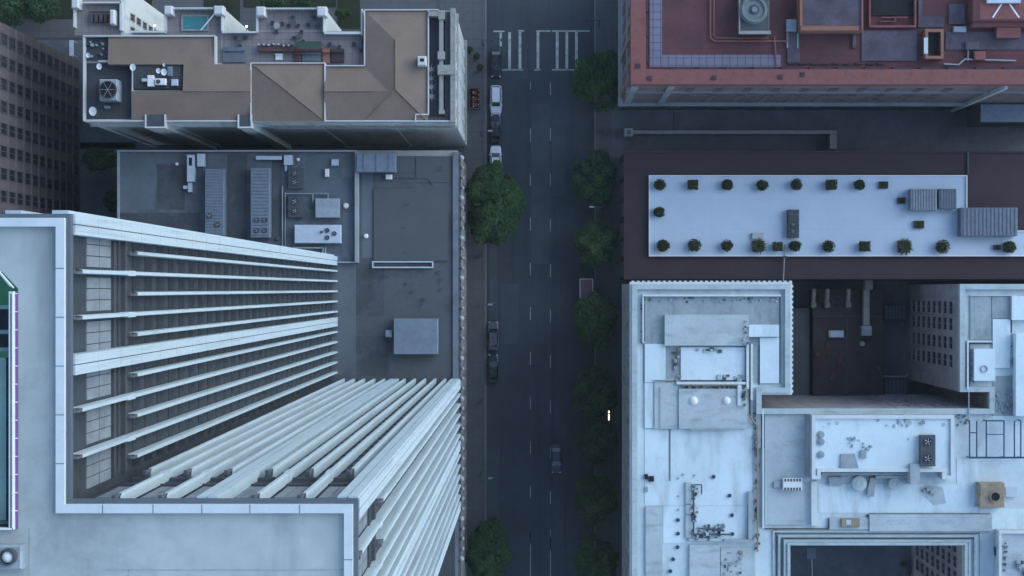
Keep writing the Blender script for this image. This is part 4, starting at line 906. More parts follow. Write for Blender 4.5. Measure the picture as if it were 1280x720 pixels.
# ------------------------------------------------------------------ white roofed building with light courts
wb = thing('white_roof_building', 'large white roofed building with two light courts at lower right', 'building', (X(900, Z1), Y(500, Z1), 0))
out = [(790, 355), (988, 355), (988, 491), (952, 491), (952, 511), (1237, 511), (1237, 490), (1200, 490), (1200, 355), (1400, 355), (1400, 830), (1205, 830), (1205, 682), (988, 682), (988, 830), (790, 830)]
ow = P2(out, Z1)
b = MB(); b.prism(ow, 0, Z1 - .8); b.build('wall', 'court_wall', wb)
b = MB(); b.box(ow[0][0] - .06, ow[0][0] + .3, ow[-1][1], ow[0][1] + .06, 11.5, Z1 - .9); b.build('street_wall', 'wall_white', wb)
b = MB(); b.prism([(x, y) for x, y in ow], Z1 - .8, Z1 - .7); b.build('roof', 'base_roof', wb)
b = MB(); ringpoly(b, ow, .75, Z1 - .7, Z1); b.build('parapet', 'pale_roof', wb)
b = MB(); o2 = [(ow[0][0] - .25, ow[0][1] + .25)] 
b.box(ow[0][0] - .3, ow[0][0], ow[-1][1], ow[0][1] + .3, Z1 - .9, Z1 - .35); b.box(ow[0][0], ow[1][0] + .3, ow[0][1], ow[0][1] + .3, Z1 - .9, Z1 - .35); b.box(ow[1][0], ow[1][0] + .3, ow[2][1] - .3, ow[1][1], Z1 - .9, Z1 - .35)
b.box(ow[3][0], ow[2][0] + 0, ow[2][1] - .3, ow[2][1], Z1 - .9, Z1 - .36); b.build('cornice', 'coping', wb)
b = MB()
for x in frange(ow[0][0], ow[1][0], .75): b.box(x, x + .35, ow[0][1] + .3, ow[0][1] + .48, Z1 - 1.1, Z1 - .5)
for y in frange(ow[2][1], ow[1][1], .75): b.box(ow[1][0] + .3, ow[1][0] + .48, y, y + .35, Z1 - 1.1, Z1 - .5)
b.build('dentil', 'coping', wb)
b = MB(); b.box(ow[0][0] - .35, ow[0][0], ow[-1][1], ow[0][1], 11., 11.5); b.build('belt_course', 'parapet_grey', wb)
b = MB(); b.box(ow[0][0] - .1, ow[0][0], ow[-1][1], ow[0][1], 0, 11); b.build('base_wall', 'dark_stone', wb)
windows(wb, 'x', ow[8][0], -1, [Y(p, Z1) for p in (385, 406, 430, 453)] , [3.4 + 3.15 * k for k in range(8)], 1.75, 1.9, frame='court_wall', limit=98)
windows(wb, 'x', ow[12][0], -1, [Y(p, Z1) for p in (690, 709, 728, 748)], [3.4 + 3.15 * k for k in range(8)], 1.6, 1.9, frame='court_wall', limit=98)
windows(wb, 'y', ow[4][1], 1, [X(p, Z1) for p in range(1135, 1236, 16)], [3.6 + 3.1 * k for k in range(8)], 1.1, 1.8, frame='court_wall', limit=98)
windows(wb, 'x', ow[0][0] - .06, -1, frange(ow[-1][1] + 2, ow[0][1] - 1, 2.9), [13.2 + 3.3 * k for k in range(5)], 1.3, 2., frame='wall_white', limit=98)
zr3 = Z1 - .7
def rp(name, m, rects, z0=zr3, h=.1):
    for k, r in enumerate(rects):
        b = MB(); b.pbox(r[:4], z0, z0 + (r[4] if len(r) > 4 else h) + .003 * k); b.build(name, m, wb)
rp('white_platform', 'white_roof', [(806, 536.5, 940, 632, .06), (829, 632.5, 934, 679, .06), (1023, 605, 1216, 641, .06), (1196, 574, 1223, 641, .05), (1224, 636, 1300, 662, .05), (1241, 492, 1300, 524, .03)])
# north-west wing: sunken grey terrace, raised platforms
rp('roof_terrace', 'mid_roof', [(804, 369, 976, 479, .06)])
rp('raised_platform', 'pale_roof', [(831, 393.5, 936, 432, .9), (818, 478, 848, 536, .5), (848.5, 486, 934, 536, .75), (807, 633, 828, 780, .35), (862, 681, 900, 780, .5), (901, 684, 944, 780, .25)])
rp('white_platform', 'white_roof', [(806, 430, 832, 478, .3), (851, 434, 931, 475, .3), (806, 478.5, 817.5, 535, .28), (936, 406, 974, 421, 1.0), (950, 422, 974, 479, .35)])
rp('upstand', 'coping', [(803, 368, 976, 370.5, .65), (803, 371, 805, 429, .64), (933, 430, 936.5, 486, .9), (938.5, 430, 941, 500, .7), (846, 477.5, 932, 480.5, 1.1), (922, 481, 927, 507, 1.), (818, 474.5, 842, 476.5, .6)])
rp('roof_slot', 'metal_dk', [(974.4, 371, 975.6, 479, .12), (805.3, 371, 806.2, 428, .12), (936.7, 430, 938.3, 520, .15), (948.6, 432, 949.6, 481, .2), (819, 475, 842, 475.6, .7), (851, 476.2, 931, 477.2, .4),
    (837, 479, 838, 601, .15)])
rp('roof_strip', 'mid_roof', [(863, 535.5, 914, 537.5, .9), (824, 484, 826, 535, .56), (945, 492, 951.5, 560, .5)])
# grime/rubble lines of conduit on the platforms
random.seed(11)
b = MB()
def clutter(x0_, y0_, x1_, y1_, n, s0, s1, hmax, zbase=zr3, b=None):
    for k in range(n):
        px, py = random.uniform(x0_, x1_), random.uniform(y0_, y1_); sx, sy = random.uniform(s0, s1), random.uniform(s0, s1); h = random.uniform(.15, hmax)
        b.pbox((px, py, px + sx, py + sy), zbase, zbase + h, mi=random.randrange(3))
clutter(865, 604, 871, 650, 34, 1, 3, .9, b=b); clutter(862, 655, 908, 672, 46, 1.2, 4.5, .8, b=b)
z = zr3 + .5; b.pipe([(X(867, z), Y(606, z), z), (X(877, z), Y(606, z), z), (X(877, z), Y(618, z), z)], .09); b.pipe([(X(867, z), Y(606, z), z), (X(867, z), Y(668, z), z), (X(912, z), Y(668, z), z)], .12); b.pipe([(X(873, z), Y(660, z), z), (X(905, z), Y(664, z), z)], .1)
one('pipe_stack', b, ['metal_dk', 'metal_blue', 'metal_lt'], 'L shaped tangle of dark pipes and valves on the white roof', 'pipes', (X(880, 31), Y(640, 31), zr3))
b = MB(); b.pbox((857, 603, 864, 630), zr3, zr3 + .4); b.pbox((857, 631, 864, 643), zr3, zr3 + .38); b.pbox((857, 644, 864, 672), zr3, zr3 + .4); b.pbox((861, 673, 902, 676.5), zr3, zr3 + .5)
one('pipe_cover', b, 'pale_roof', 'pale segmented cover strip left of the tangle of dark pipes', 'cover', (X(860, 31), Y(640, 31), zr3))
b = MB(); b.pbox((935.5, 615, 940, 674), zr3, zr3 + .8); b.pbox((905, 674.5, 940, 677.5), zr3, zr3 + .8); one('pipe_cover', b, 'mid_roof', 'grey L shaped kerb closing the corner of the white roof', 'cover', (X(938, 31), Y(650, 31), zr3))
b = MB(); clutter(942, 500, 947, 690, 52, 1, 4, .7, b=b); clutter(926, 482, 932, 510, 12, 1, 4, .9, zr3 + .75, b=b); clutter(855, 482, 925, 485, 30, 1, 4, .5, zr3, b=b); clutter(840, 434, 848, 482, 18, 2, 4, .5, b=b); clutter(902, 684, 930, 716, 22, 1, 5, .6, b=b)
z = zr3 + .5; b.pipe([(X(928, z), Y(483, z), z), (X(928, z), Y(510, z), z), (X(947, z), Y(533, z), z), (X(947, z), Y(690, z), z)], .13, mi=2); b.pipe([(X(850, z + .4), Y(481, z), z + .4), (X(926, z), Y(481, z), z + .4)], .11, mi=2)
one('pipe_run', b, ['mid_roof', 'metal_dk', 'tan'], 'long tan and grey pipe line crossing the white roof from top to bottom', 'pipes', (X(945, 31), Y(560, 31), zr3))
for px, py, r, lab in ((867.5, 501, .55, 'left white dome'), (909, 501, .5, 'right white dome')):
    b = MB(); b.cyl(X(px, 31.5), Y(py, 31.5), zr3 + .75, zr3 + .85, r * 1.1, n=18); b.dome(X(px, 31.5), Y(py, 31.5), zr3 + .85, r, .3)
    o = one('roof_dome', b, 'white_metal', lab + ' of the pair on the grey platform', 'dome', (X(px, 31.5), Y(py, 31.5), zr3 + .75), 'domes on the platform')
dots = [(892, 596, 'near the upper end of the pipe tangle'), (912, 619.5, 'topmost of three right of the pipe tangle'), (915, 644, 'middle one of three right of the pipe tangle'), (915.5, 667.5, 'lowest of three right of the pipe tangle'),
        (847.5, 650, 'first of the big ones in the left column'), (847.5, 667, 'second big one in the left column'), (847, 684, 'third big one in the left column'), (841.5, 699, 'fourth big one in the left column, slightly offset'), (838, 714, 'lowest one in the left column by the frame edge')]
for px, py, lab in dots:
    z = zr3; b = MB(); b.cyl(X(px, z + .3), Y(py, z + .3), z, z + .3, .24, .2, n=12); b.cyl(X(px, z + .3), Y(py, z + .3), z + .3, z + .34, .28, n=12)
    one('roof_vent', b, 'steel_blue', 'dark round roof vent, ' + lab, 'vent', (X(px, z), Y(py, z), z), 'dark round vents on the white roof')
for px, py, lab in ((848, 597.5, 'above the left column'), (848, 620, 'at the top of the left column'), (848, 637, 'just above the big ones of the left column'), (854, 593, 'left of a pair'), (868, 594, 'right of a pair')):
    b = MB(); b.cyl(X(px, zr3), Y(py, zr3), zr3, zr3 + .3, .13, n=8); one('roof_vent', b, 'metal', 'tiny grey pipe vent ' + lab + ' on white roof', 'vent', (X(px, zr3), Y(py, zr3), zr3), 'tiny pipe vents on the white roof')
b = MB(); b.pbox((806, 593, 810, 599), zr3, zr3 + .5); b.pbox((811, 595.5, 817.5, 602), zr3, zr3 + .55); b.pbox((806.5, 609, 810, 615), zr3, zr3 + .3, mi=1)
one('junction_box', b, ['black', 'metal'], 'pair of black square boxes by the street side parapet', 'box', (X(812, 31), Y(598, 31), zr3))
# middle part
rp('raised_platform', 'pale_roof', [(956, 512, 1006, 656, .25), (1087, 643, 1240, 664, .5), (1036, 647, 1086, 662, .3)])
rp('upstand', 'coping', [(1014.5, 602, 1022, 657, .9), (953, 511.5, 955, 660, .7)])
rp('roof_slot', 'metal_dk', [(1087, 642, 1238, 642.9, .2), (956, 660.5, 1036, 661.5, .3), (1036, 648, 1037, 661, .4), (1084, 643, 1085, 648, .3), (970, 661, 971, 692, .2), (955.4, 512, 956, 560, .35)])
# stepped cornice round the second court
b = MB()
for k, (m_, z_) in enumerate(((22, .25), (15, .5), (8, .8), (3.5, 1.0))):
    c = 0
    for (a, bb, cc, dd) in ((988 - m_, 682 - m_ * .85, 1205 + m_, 682 - m_ * .85 + 2), (988 - m_, 682 - m_ * .85 + 2.1, 988 - m_ + 2, 830), (1205 + m_ - 2, 682 - m_ * .85 + 2.1, 1205 + m_, 830)):
        b.pbox((a, bb, cc, dd), zr3, zr3 + z_)
b.build('court_cornice', 'pale_roof', wb)
b = MB()
for k, m_ in enumerate((18, 11, 5.5)):
    for (a, bb, cc, dd) in ((988 - m_, 682 - m_ * .85, 1205 + m_, 682 - m_ * .85 + .9), (988 - m_, 682 - m_ * .85 + 1, 988 - m_ + .9, 830)): b.pbox((a, bb, cc, dd), zr3, zr3 + .12)
b.build('roof_slot', 'metal_dk', wb)
# penthouse box
ZB = zr3 + 2.6
t = thing('penthouse', 'raised bright white rectangular penthouse roof with rim beside the court', 'penthouse', (X(1104, ZB), Y(560, ZB), zr3))
po = P2([(1015, 519), (1193, 519), (1193, 599), (1178, 599), (1178, 590), (1026, 590), (1026, 599), (1015, 599)], ZB)
b = MB(); b.prism(po, zr3, ZB - .4); b.build('wall', 'wall_white', t)
b = MB(); b.prism([p for p in po], ZB - .4, ZB - .35); b.build('roof', 'white_roof', t)
b = MB(); ringpoly(b, po, .5, ZB - .35, ZB); b.build('rim', 'coping', t)
b = MB(); zk = ZB - .35
for px, py, r in ((1036, 530, 4), (1046, 529, 5), (1135, 528, 9), (1150, 530, 5), (1179, 531, 5), (1062, 549, 6), (1073, 551, 4), (1135, 549, 3)):
    b = MB(); b.cyl(X(px, zk), Y(py, zk), zk, zk + .012, r * .06, n=9); b.build('stain', 'pale_roof', t)
ac(1150.5, 544, 1169.5, 583, zk, 1.0, 'dark framed twin fan condenser on the white penthouse roof', body='metal_dk', fans=[(1160, 552, .62), (1160, 573, .62)], group='penthouse roof units')
for k, y in enumerate((543, 552, 568)):
    b = MB(); b.cyl(X(1026, zk), Y(y, zk), zk, zk + .3, .5, n=12); b.cyl(X(1026, zk), Y(y, zk), zk + .3, zk + .4, .3, n=12); one('roof_vent', b, 'metal', ['upper', 'middle', 'lower'][k] + ' round grey vent along the left rim of the penthouse', 'vent', (X(1026, zk), Y(y, zk), zk), 'round vents on the penthouse')
b = MB(); b.prism(P2([(1051, 567), (1068, 567), (1073, 585), (1050, 585)], zk), zk, zk + .25); b.pbox((1076, 563, 1083, 573), zk, zk + .4); one('roof_mat', b, 'metal', 'grey tapered sheet lying by the lower rim of the penthouse roof', 'sheet', (X(1060, zk), Y(576, zk), zk))
# ducts and tanks below the penthouse
t = thing('duct', 'long grey duct running under the lower rim of the penthouse', 'duct', (X(1080, 31), Y(594, 31), zr3))
b = MB(); b.pbox((1028, 590.5, 1150, 594), zr3 + .3, zr3 + 1.3); b.pbox((1095, 594.5, 1138, 598), zr3 + .3, zr3 + 1.2); b.pbox((1138, 580, 1150, 606), zr3 + .2, zr3 + 3.0); b.build('duct_body', 'mid_roof', t)
b = MB(); b.prism(P2([(1088, 597), (1095, 597), (1092, 621), (1083, 619)], 31), zr3, zr3 + .8); b.build('branch', 'mid_roof', t)
b = MB(); b.pbox((1028, 590.2, 1150, 590.9), zr3 + 1.31, zr3 + 1.35); b.build('seam', 'metal_dk', t)
for px, py, r, lab, m_ in ((1073.5, 604, 9.5, 'pale round tank under the long grey duct', 'pale_roof'), (1118, 604, 8, 'pale squat round tank right of the branch duct', 'pale_roof')):
    z = zr3; rr = r * .1138; b = MB(); b.cyl(X(px, 31), Y(py, 31), z, z + 1., rr, n=24); b.dome(X(px, 31), Y(py, 31), z + 1., rr, .25, 24); b.ring(X(px, 31), Y(py, 31), z + 1.2, z + 1.3, rr * .35, rr * .45); one('water_tank', b, m_, lab, 'tank', (X(px, 31), Y(py, 31), z), 'round roof tanks')
b = MB(); b.prism(P2([(1150, 610), (1160, 606), (1180, 610), (1184, 630), (1168, 632), (1155, 620)], 31), zr3, zr3 + .08); clutter(1151, 607, 1168, 618, 12, 1.5, 4, .7, b=b); one('debris_pile', b, ['pale_roof', 'mid_roof', 'metal'], 'heap of grey debris on the white roof right of the round tanks', 'debris', (X(1165, 31), Y(615, 31), zr3))
ac(1036, 596, 1052, 607, zr3, .6, 'low grey square unit at the left end under the penthouse', body='mid_roof', group='white roof units')
# slatted unit with little feet
t = ac(979, 598, 1003, 613, zr3 + .28, .8, 'small slatted white condenser with dark grille strips left of the penthouse', body='white_metal', group='white roof units')
b = MB()
for k in range(6):
    for y in (598.5, 609.5): b.pbox((980.5 + k * 3.7, y, 982.7 + k * 3.7, y + 3.4), zr3 + 1.08, zr3 + 1.12)
b.build('grille', 'metal_dk', t)
ac(967, 602, 975, 609.5, zr3 + .28, .4, 'little grey stub box left of the slatted condenser', body='metal', group='white roof units')
t = thing('chimney', 'square tan chimney block with a black round flue', 'chimney', (X(1240, 32), Y(619, 32), zr3))
b = MB(); b.pbox((1224.5, 604, 1256, 634.5), zr3, zr3 + 1.8, ch=.12); b.build('block', 'tan', t)
z = zr3 + 1.8; b = MB(); b.cyl(X(1243.5, z), Y(620.5, z), z, z + .06, 1.0, n=24, mi=0); b.ring(X(1243.5, z), Y(620.5, z), z, z + .35, .62, .72, 24, mi=0); b.cyl(X(1243.5, z), Y(620.5, z), z + .06, z + .2, .6, n=20, mi=1); b.build('flue', ['tan', 'black'], t)
b = MB(); b.pbox((1219, 604, 1224, 634), zr3, zr3 + .5); b.pbox((1257, 609, 1272, 621), zr3, zr3 + .7, mi=1); b.build('side_curb', ['pale_roof', 'metal_lt'], t)
b = MB(); b.pbox((1052, 648, 1075, 659), zr3 + .3, zr3 + .7, ch=.05); b.pbox((1058, 650, 1064, 656), zr3 + .7, zr3 + .75, mi=1); one('roof_hatch', b, ['tan', 'metal_lt'], 'small tan hatch box above the lower court', 'hatch', (X(1063, 31), Y(653, 31), zr3))
# blue steel frame
t = thing('steel_frame', 'open dark blue steel frame standing on the white roof at right', 'steel frame', (X(1245, 32), Y(548, 32), zr3))
b = MB(); z = zr3 + 1.2
def bm(x0_, y0_, x1_, y1_, r=.1): b.tube((X(x0_, z), Y(y0_, z), z), (X(x1_, z), Y(y1_, z), z), r)
for x in (1212, 1221, 1233, 1255, 1268, 1276): bm(x, 526, x, 572)
bm(1212, 572, 1285, 572, .13); bm(1233, 526, 1255, 526); bm(1212, 541, 1221, 541, .08); bm(1233, 543, 1255, 543, .06); b.build('beam', 'steel_blue', t)
for x, y in ((1212, 526), (1212, 572), (1255, 572), (1276, 526), (1276, 572), (1233, 526)):
    b = MB(); b.tube((X(x, z), Y(y, z), zr3), (X(x, z), Y(y, z), z), .09); b.build('leg', 'steel_blue', t)
# east block
rp('raised_platform', 'mid_roof', [(1213, 370, 1239, 424, .25), (1240, 370, 1264, 398, .2), (1240.5, 470, 1268, 520, .08)])
rp('white_platform', 'white_roof', [(1218, 436, 1244, 476, 1.2), (1241, 399, 1263, 460, .3), (1270, 417, 1300, 520, 1.6), (1265, 370, 1300, 400, .8)])
rp('upstand', 'coping', [(1211, 426, 1240, 428, .9), (1209, 426, 1211, 487, .9), (1213, 369, 1264, 369.8, .4)])
rp('roof_slot', 'metal_dk', [(1211.3, 428.3, 1240, 430, .3), (1211.3, 430.2, 1212.4, 485, .3), (1201, 371, 1202, 485, .12), (1264.3, 370, 1265, 416, .3), (1268.7, 420, 1269.8, 518, .3)])
b = MB(); z = zr3 + 1.2; b.ring(X(1230, z), Y(461, z), z, z + .15, .38, .52, 18); one('roof_hatch', b, 'metal', 'round grey hatch ring on the small white square platform', 'hatch', (X(1230, z), Y(461, z), z))
b = MB(); clutter(1211, 430, 1216, 484, 18, 1.5, 3.5, .5, b=b); clutter(1243, 492, 1264, 520, 30, 1, 3, .4, b=b); clutter(1195, 515, 1209, 530, 14, 1, 3, .4, b=b); clutter(1262, 430, 1268, 470, 14, 1.5, 3, .5, b=b)
one('roof_clutter', b, ['metal', 'metal_blue', 'mid_roof'], 'scattered small fittings round the notch of the upper court', 'equipment', (X(1240, 31), Y(500, 31), zr3))
b = MB(); z = Z1 + .1; b.tube((X(1211, z), Y(490, z), z), (X(1211, z), Y(530, z), z), .08); one('cable', b, 'parapet_grey', 'straight pale cable spanning the notch of the upper court', 'cable', (X(1211, z), Y(510, z), z))
t = thing('penthouse', 'small white rimmed penthouse at the lower right corner', 'penthouse', (X(1270, 32), Y(700, 32), zr3))
b = MB(); b.pbox((1249, 664, 1330, 830), zr3, zr3 + 2.2); b.build('wall', 'pale_roof', t)
b = MB(); b.pbox((1249, 664, 1330, 667), zr3 + 2.2, zr3 + 2.6); b.pbox((1249, 667.1, 1252, 830), zr3 + 2.2, zr3 + 2.59); b.build('rim', 'coping', t)
b = MB(); clutter(1254, 670, 1258, 712, 14, 1, 3, .4, zr3 + 2.2, b=b); clutter(1270, 700, 1280, 716, 8, 2, 5, .6, zr3 + 2.2, b=b); b.build('fitting', ['metal', 'metal_blue', 'metal_dk'], t)
b = MB(); b.pbox((1244.5, 684, 1248.5, 695), zr3, zr3 + .8); one('junction_box', b, 'steel_blue', 'small dark blue box left of the corner penthouse', 'box', (X(1246, 31), Y(690, 31), zr3))
# ---- courts
g = MB(); g.box(ow[1][0] - .1, ow[8][0], ow[4][1], Y(352), .02, .1); g.box(ow[14][0] - .2, ow[11][0] + .2, -80, ow[13][1] + .1, .02, .1); struct('court_paving', g, 'alley')
lb = thing('low_building', 'low dark brown roofed building at the bottom of the upper light court', 'building', (X(1060, 4), Y(430, 4), 0))
b = MB(); b.pbox((1016, 362, 1104, 500), 0, 4.0); b.build('wall', 'brown_roof', lb)
b = MB(); b.pbox((1017, 396, 1103, 498), 4.0, 4.15); b.build('roof', 'court_roof', lb); b = MB(); b.pbox((1017, 363, 1103, 395), 4.0, 4.05); b.build('roof', 'court_roof', lb)
b = MB(); b.pbox((988, 385, 1012, 500), 0, 3.0); b.build('side_shed', 'dark_stone', lb)
b = MB(); b.pbox((1058, 397, 1058.8, 497), 4.15, 4.3); b.pbox((1017, 395, 1103, 396), 4.05, 4.5); b.build('roof_seam', 'dark_stone', lb)
t = thing('skylight', 'bright pale oblong skylight on the dark brown court roof', 'skylight', (X(1045, 4.5), Y(417, 4.5), 4.15))
b = MB(); b.pbox((1036, 413, 1055, 422), 4.15, 4.7); b.build('frame', 'metal', t); b = MB(); b.pbox((1038.5, 414, 1054, 421), 4.7, 4.75); b.build('pane', 'metal_lt', t)
t = thing('duct', 'tall pale duct descending to a square box in the upper court', 'duct', (X(1084, 5), Y(400, 5), 4.05))
b = MB(); b.pbox((1079.5, 362, 1087, 407), 4.5, 5.6); b.pbox((1082, 350, 1091, 362), 4.5, 6.5); b.build('duct_body', 'stone', t); b = MB(); b.pbox((1077, 407.5, 1090, 420), 4.15, 5.7, ch=.1); b.build('end_box', 'metal', t)
for k, (px, lab) in enumerate(((1017.5, 'left'), (1034.5, 'middle'), (1061, 'right'))):
    b = MB(); b.pipe([(X(px, 6), Y(361, 6), 6), (X(px, 6), Y(372, 6), 5.6), (X(px + 1, 6), Y(384, 6), 4.3)], .33); b.pbox((px - 3, 378, px + 3, 384), 4.05, 4.8)
    one('pipe_stack', b, 'stone', lab + ' one of three stub pipes at the top of the upper court', 'pipes', (X(px, 5), Y(375, 5), 4.05), 'stub pipes in the court')
b = MB(); b.cyl(X(1078, 4.5), Y(430, 4.5), 4.15, 4.8, .5, .35, 12); b.cyl(X(1078.5, 4.9), Y(431, 4.9), 4.8, 4.95, .22, n=10); one('roof_vent', b, 'metal', 'small bright vent below the square duct box in the court', 'vent', (X(1078, 4), Y(430, 4), 4.15))
b = MB()
for px, py in ((1035, 432), (1050, 452), (1022, 443), (1042, 468)): b.pbox((px - 3, py - 3, px + 3, py + 3), 4.15, 4.4)
b.build('roof_curb', 'red_roof', lb)
ac(1105, 381, 1133, 399, .1, 2.2, 'dark greenish unit in the right strip of the upper court', body='metal_dk', ribs=6, axis='x', group='court units')
ac(1105, 474, 1135, 494, .1, 2.2, 'dark greenish unit with pale pipe at the lower end of the upper court', body='metal_dk', ribs=6, axis='x', group='court units')
b = MB(); z = 2.8; b.pipe([(X(1104, z), Y(470.5, z), z), (X(1132, z), Y(470.5, z), z), (X(1137, z), Y(466, z), z)], .12); one('pipe_run', b, 'parapet_grey', 'pale bent pipe crossing above the lower court unit', 'pipes', (X(1120, z), Y(470, z), z))
t = thing('lamp_post', 'post with blue square head standing in the lower light court', 'lamp post', (X(1014.5, 2), Y(694, 2), .1))
b = MB(); b.tube((X(1016, 0), Y(740, 0), .2), (X(1014.5, 8), Y(694, 8), 8), .1); b.build('pole', 'parapet_grey', t)
b = MB(); b.pbox((1009, 685, 1020, 699), 8, 8.5); b.build('lamp_head', 'metal_blue', t)
ac(1128, 707, 1136, 724, .1, 1.8, 'small dark green cabinet in the lower light court', body='metal_dk', group='court units')

b = MB(); clutter(1020, 366, 1100, 395, 16, 1.5, 4, .7, 4.05, b=b); clutter(1020, 440, 1100, 492, 12, 1.5, 4, .35, 4.15, b=b)
one('roof_clutter', b, ['brown_roof', 'dark_stone', 'court_roof'], 'dim scattered fittings on the red brown court roof', 'equipment', (X(1060, 4), Y(420, 4), 4.05))
b = MB(); clutter(806, 371, 974, 376, 26, 1, 3, .35, b=b); clutter(800, 372, 804, 430, 16, 1, 2.5, .4, b=b); clutter(895, 468, 925, 474, 9, 2, 6, .5, zr3 + .3, b=b); clutter(870, 434, 900, 437, 8, 2, 5, .5, zr3 + .3, b=b); clutter(928, 398, 936, 432, 12, 1, 3, .6, zr3 + .9, b=b)
one('roof_clutter', b, ['metal', 'metal_dk', 'pale_roof'], 'small pipes and fittings round the sunken terrace of the white roof', 'equipment', (X(890, 31), Y(400, 31), zr3))
b = MB(); clutter(1058, 545, 1090, 562, 14, 1, 3, .4, ZB - .35, b=b); clutter(1096, 524, 1160, 531, 12, 1, 4, .2, ZB - .35, b=b)
one('roof_clutter', b, ['metal', 'mid_roof', 'pale_roof'], 'little loose fittings in the middle of the white penthouse roof', 'equipment', (X(1070, 33), Y(552, 33), ZB - .35))
# ------------------------------------------------------------------ trees
def make_tree(name, label, x, y, r, h, leaf, seed, group, n=2600, sz=.24, ry=None):
    ry = ry or r
    rnd = random.Random(seed); t = thing(name, label, 'tree', (x, y, .1), group)
    b = MB(); th = h * .45; b.tube((x, y, .1), (x + .1, y, th), .24, .17, 8)
    tips = []
    for k in range(9):
        a = k * 2.4 + seed; rr = .6 * rnd.uniform(.5, 1); e_ = (x + r * rr * math.cos(a), y + ry * rr * math.sin(a), h * rnd.uniform(.62, .85)); b.tube((x + .1, y, th * rnd.uniform(.7, 1)), e_, .11, .04, 5); tips.append(e_)
    b.build('trunk', 'bark', t)
    b = MB(); ax_, bx_, cx_ = [rnd.uniform(0, 6.28) for _ in range(3)]
    ph = [(rnd.uniform(0, 6.28), rnd.uniform(2, 7)) for _ in range(6)]
    hole = [(rnd.uniform(-.8, .8), rnd.uniform(-.8, .8), rnd.uniform(.06, .13)) for _ in range(9)]
    for k in range(n):
        a = rnd.random() * 6.283; q = math.sqrt(rnd.random())
        edge = 1 + .07 * math.sin(3 * a + ax_) + .06 * math.sin(5 * a + bx_) + .05 * math.sin(9 * a + cx_)
        u, v = q * edge * math.cos(a), q * edge * math.sin(a)
        if any((u - hx) ** 2 + (v - hy) ** 2 < hr * hr for hx, hy, hr in hole) and rnd.random() < .8: continue
        if q > .88 and rnd.random() < .45: continue
        top = math.sqrt(max(.02, 1 - q * q * .9)); bump = sum(math.sin(u * f + p_) * math.cos(v * f * 1.3 + p_) for p_, f in ph) / 6
        c = Vector((x + r * u, y + ry * v, h * (.52 + .36 * top + .1 * bump) - rnd.random() ** 2 * h * .18))
        t1 = Vector((rnd.gauss(0, 1), rnd.gauss(0, 1), rnd.gauss(0, .35))).normalized(); t2 = Vector((rnd.gauss(0, 1), rnd.gauss(0, 1), rnd.gauss(0, .35)))
        t2 = (t2 - t2.dot(t1) * t1).normalized(); s_ = sz * rnd.uniform(.6, 1.3)
        b.poly([c - t1 * s_, c - t2 * s_ * .6, c + t1 * s_, c + t2 * s_ * .6], min(2, max(0, int(1 + bump * 3 + rnd.gauss(0, .7)))))
    b.build('crown', leaf, t); return t
LF = ['leaf1', 'leaf2', 'leaf3']
G = 'street trees along the east pavement'
TR = [(749, 99, 31, 35, 'street tree by the crosswalk beside the pink parapet corner, largest on the east pavement'), (744.5, 222, 26, 33, 'street tree below the ramp wall gate pier on the east pavement'), (745, 304, 25, 27, 'street tree just above the parked plum truck'),
      (744, 401, 25, 34, 'street tree partly covering the parked plum truck'), (743, 491, 26, 31, 'street tree left of the lit street lamp, upper one of the two touching it'), (745, 553, 25, 29, 'street tree just below the lit street lamp'), (744, 625, 25, 30, 'street tree beside the black square boxes of the white roof building'), (744, 706, 26, 33, 'street tree at the bottom edge on the east pavement')]
for k, (px, py, rx, ry, lab) in enumerate(TR):
    z = 6.5; make_tree('street_tree', lab, X(px, z), Y(py, z), rx * .135, 8.5 + (k % 3) * .5, [['leaf1', 'leaf2', 'leaf3'], ['leaf2', 'leaf3', 'leaf4'], ['leaf1', 'leaf2', 'leaf4'], ['leaf5', 'leaf1', 'leaf2']][(k * 3) % 4], 40 + k, G, n=5200, ry=ry * .132)
make_tree('street_tree', 'largest tree, wide dark crown over the west pavement beside the grey podium', X(617, 8), Y(255, 8), 34 * .131, 11.5, LF, 71, 'street trees along the west pavement', n=9000, sz=.28, ry=50 * .13)
make_tree('street_tree', 'tree at the bottom edge on the west pavement beside the white tower', X(611, 7), Y(690, 7), 27 * .126, 9.5, LF, 72, 'street trees along the west pavement', n=7000, ry=40 * .126)
make_tree('garden_tree', 'dim tree in the dark alley between brick office and grey roof', X(122, 5), Y(198, 5), 22 * .128, 6.5, LF, 73, 'trees behind the buildings', n=2200, ry=14 * .128)
make_tree('garden_tree', 'small dim bush tree in the alley just above the tower roof', X(139, 3), Y(250, 3), 10 * .128, 4, LF, 74, 'trees behind the buildings', n=1200, ry=13 * .128)
for k, (px, py, r, lab) in enumerate(((12, 8, 24, 'dark tree in the top left corner of the photo'), (52, 6, 22, 'dark tree second from the left along the top edge'), (340, 1, 14, 'dark hedge tree behind the white balustrade, left'), (378, 0, 14, 'dark hedge tree behind the white balustrade, right'), (428, 16, 9, 'narrow dark tree in the gap right of the balustrade terrace'))):
    make_tree('garden_tree', lab, X(px, 4), Y(py, 4), r * .127, 6, ['leaf1', 'leaf1', 'leaf2'], 80 + k, 'trees behind the buildings', n=1800, ry=(r if k < 2 else r * .5) * .127)

for px, py in [(t_[0], t_[1]) for t_ in TR] + [(612, 240), (609, 690)]:
    g = MB(); g.box(X(px) - .7, X(px) + .7, Y(py) - .7, Y(py) + .7, .131, .142); struct('tree_pit', g, 'ground')
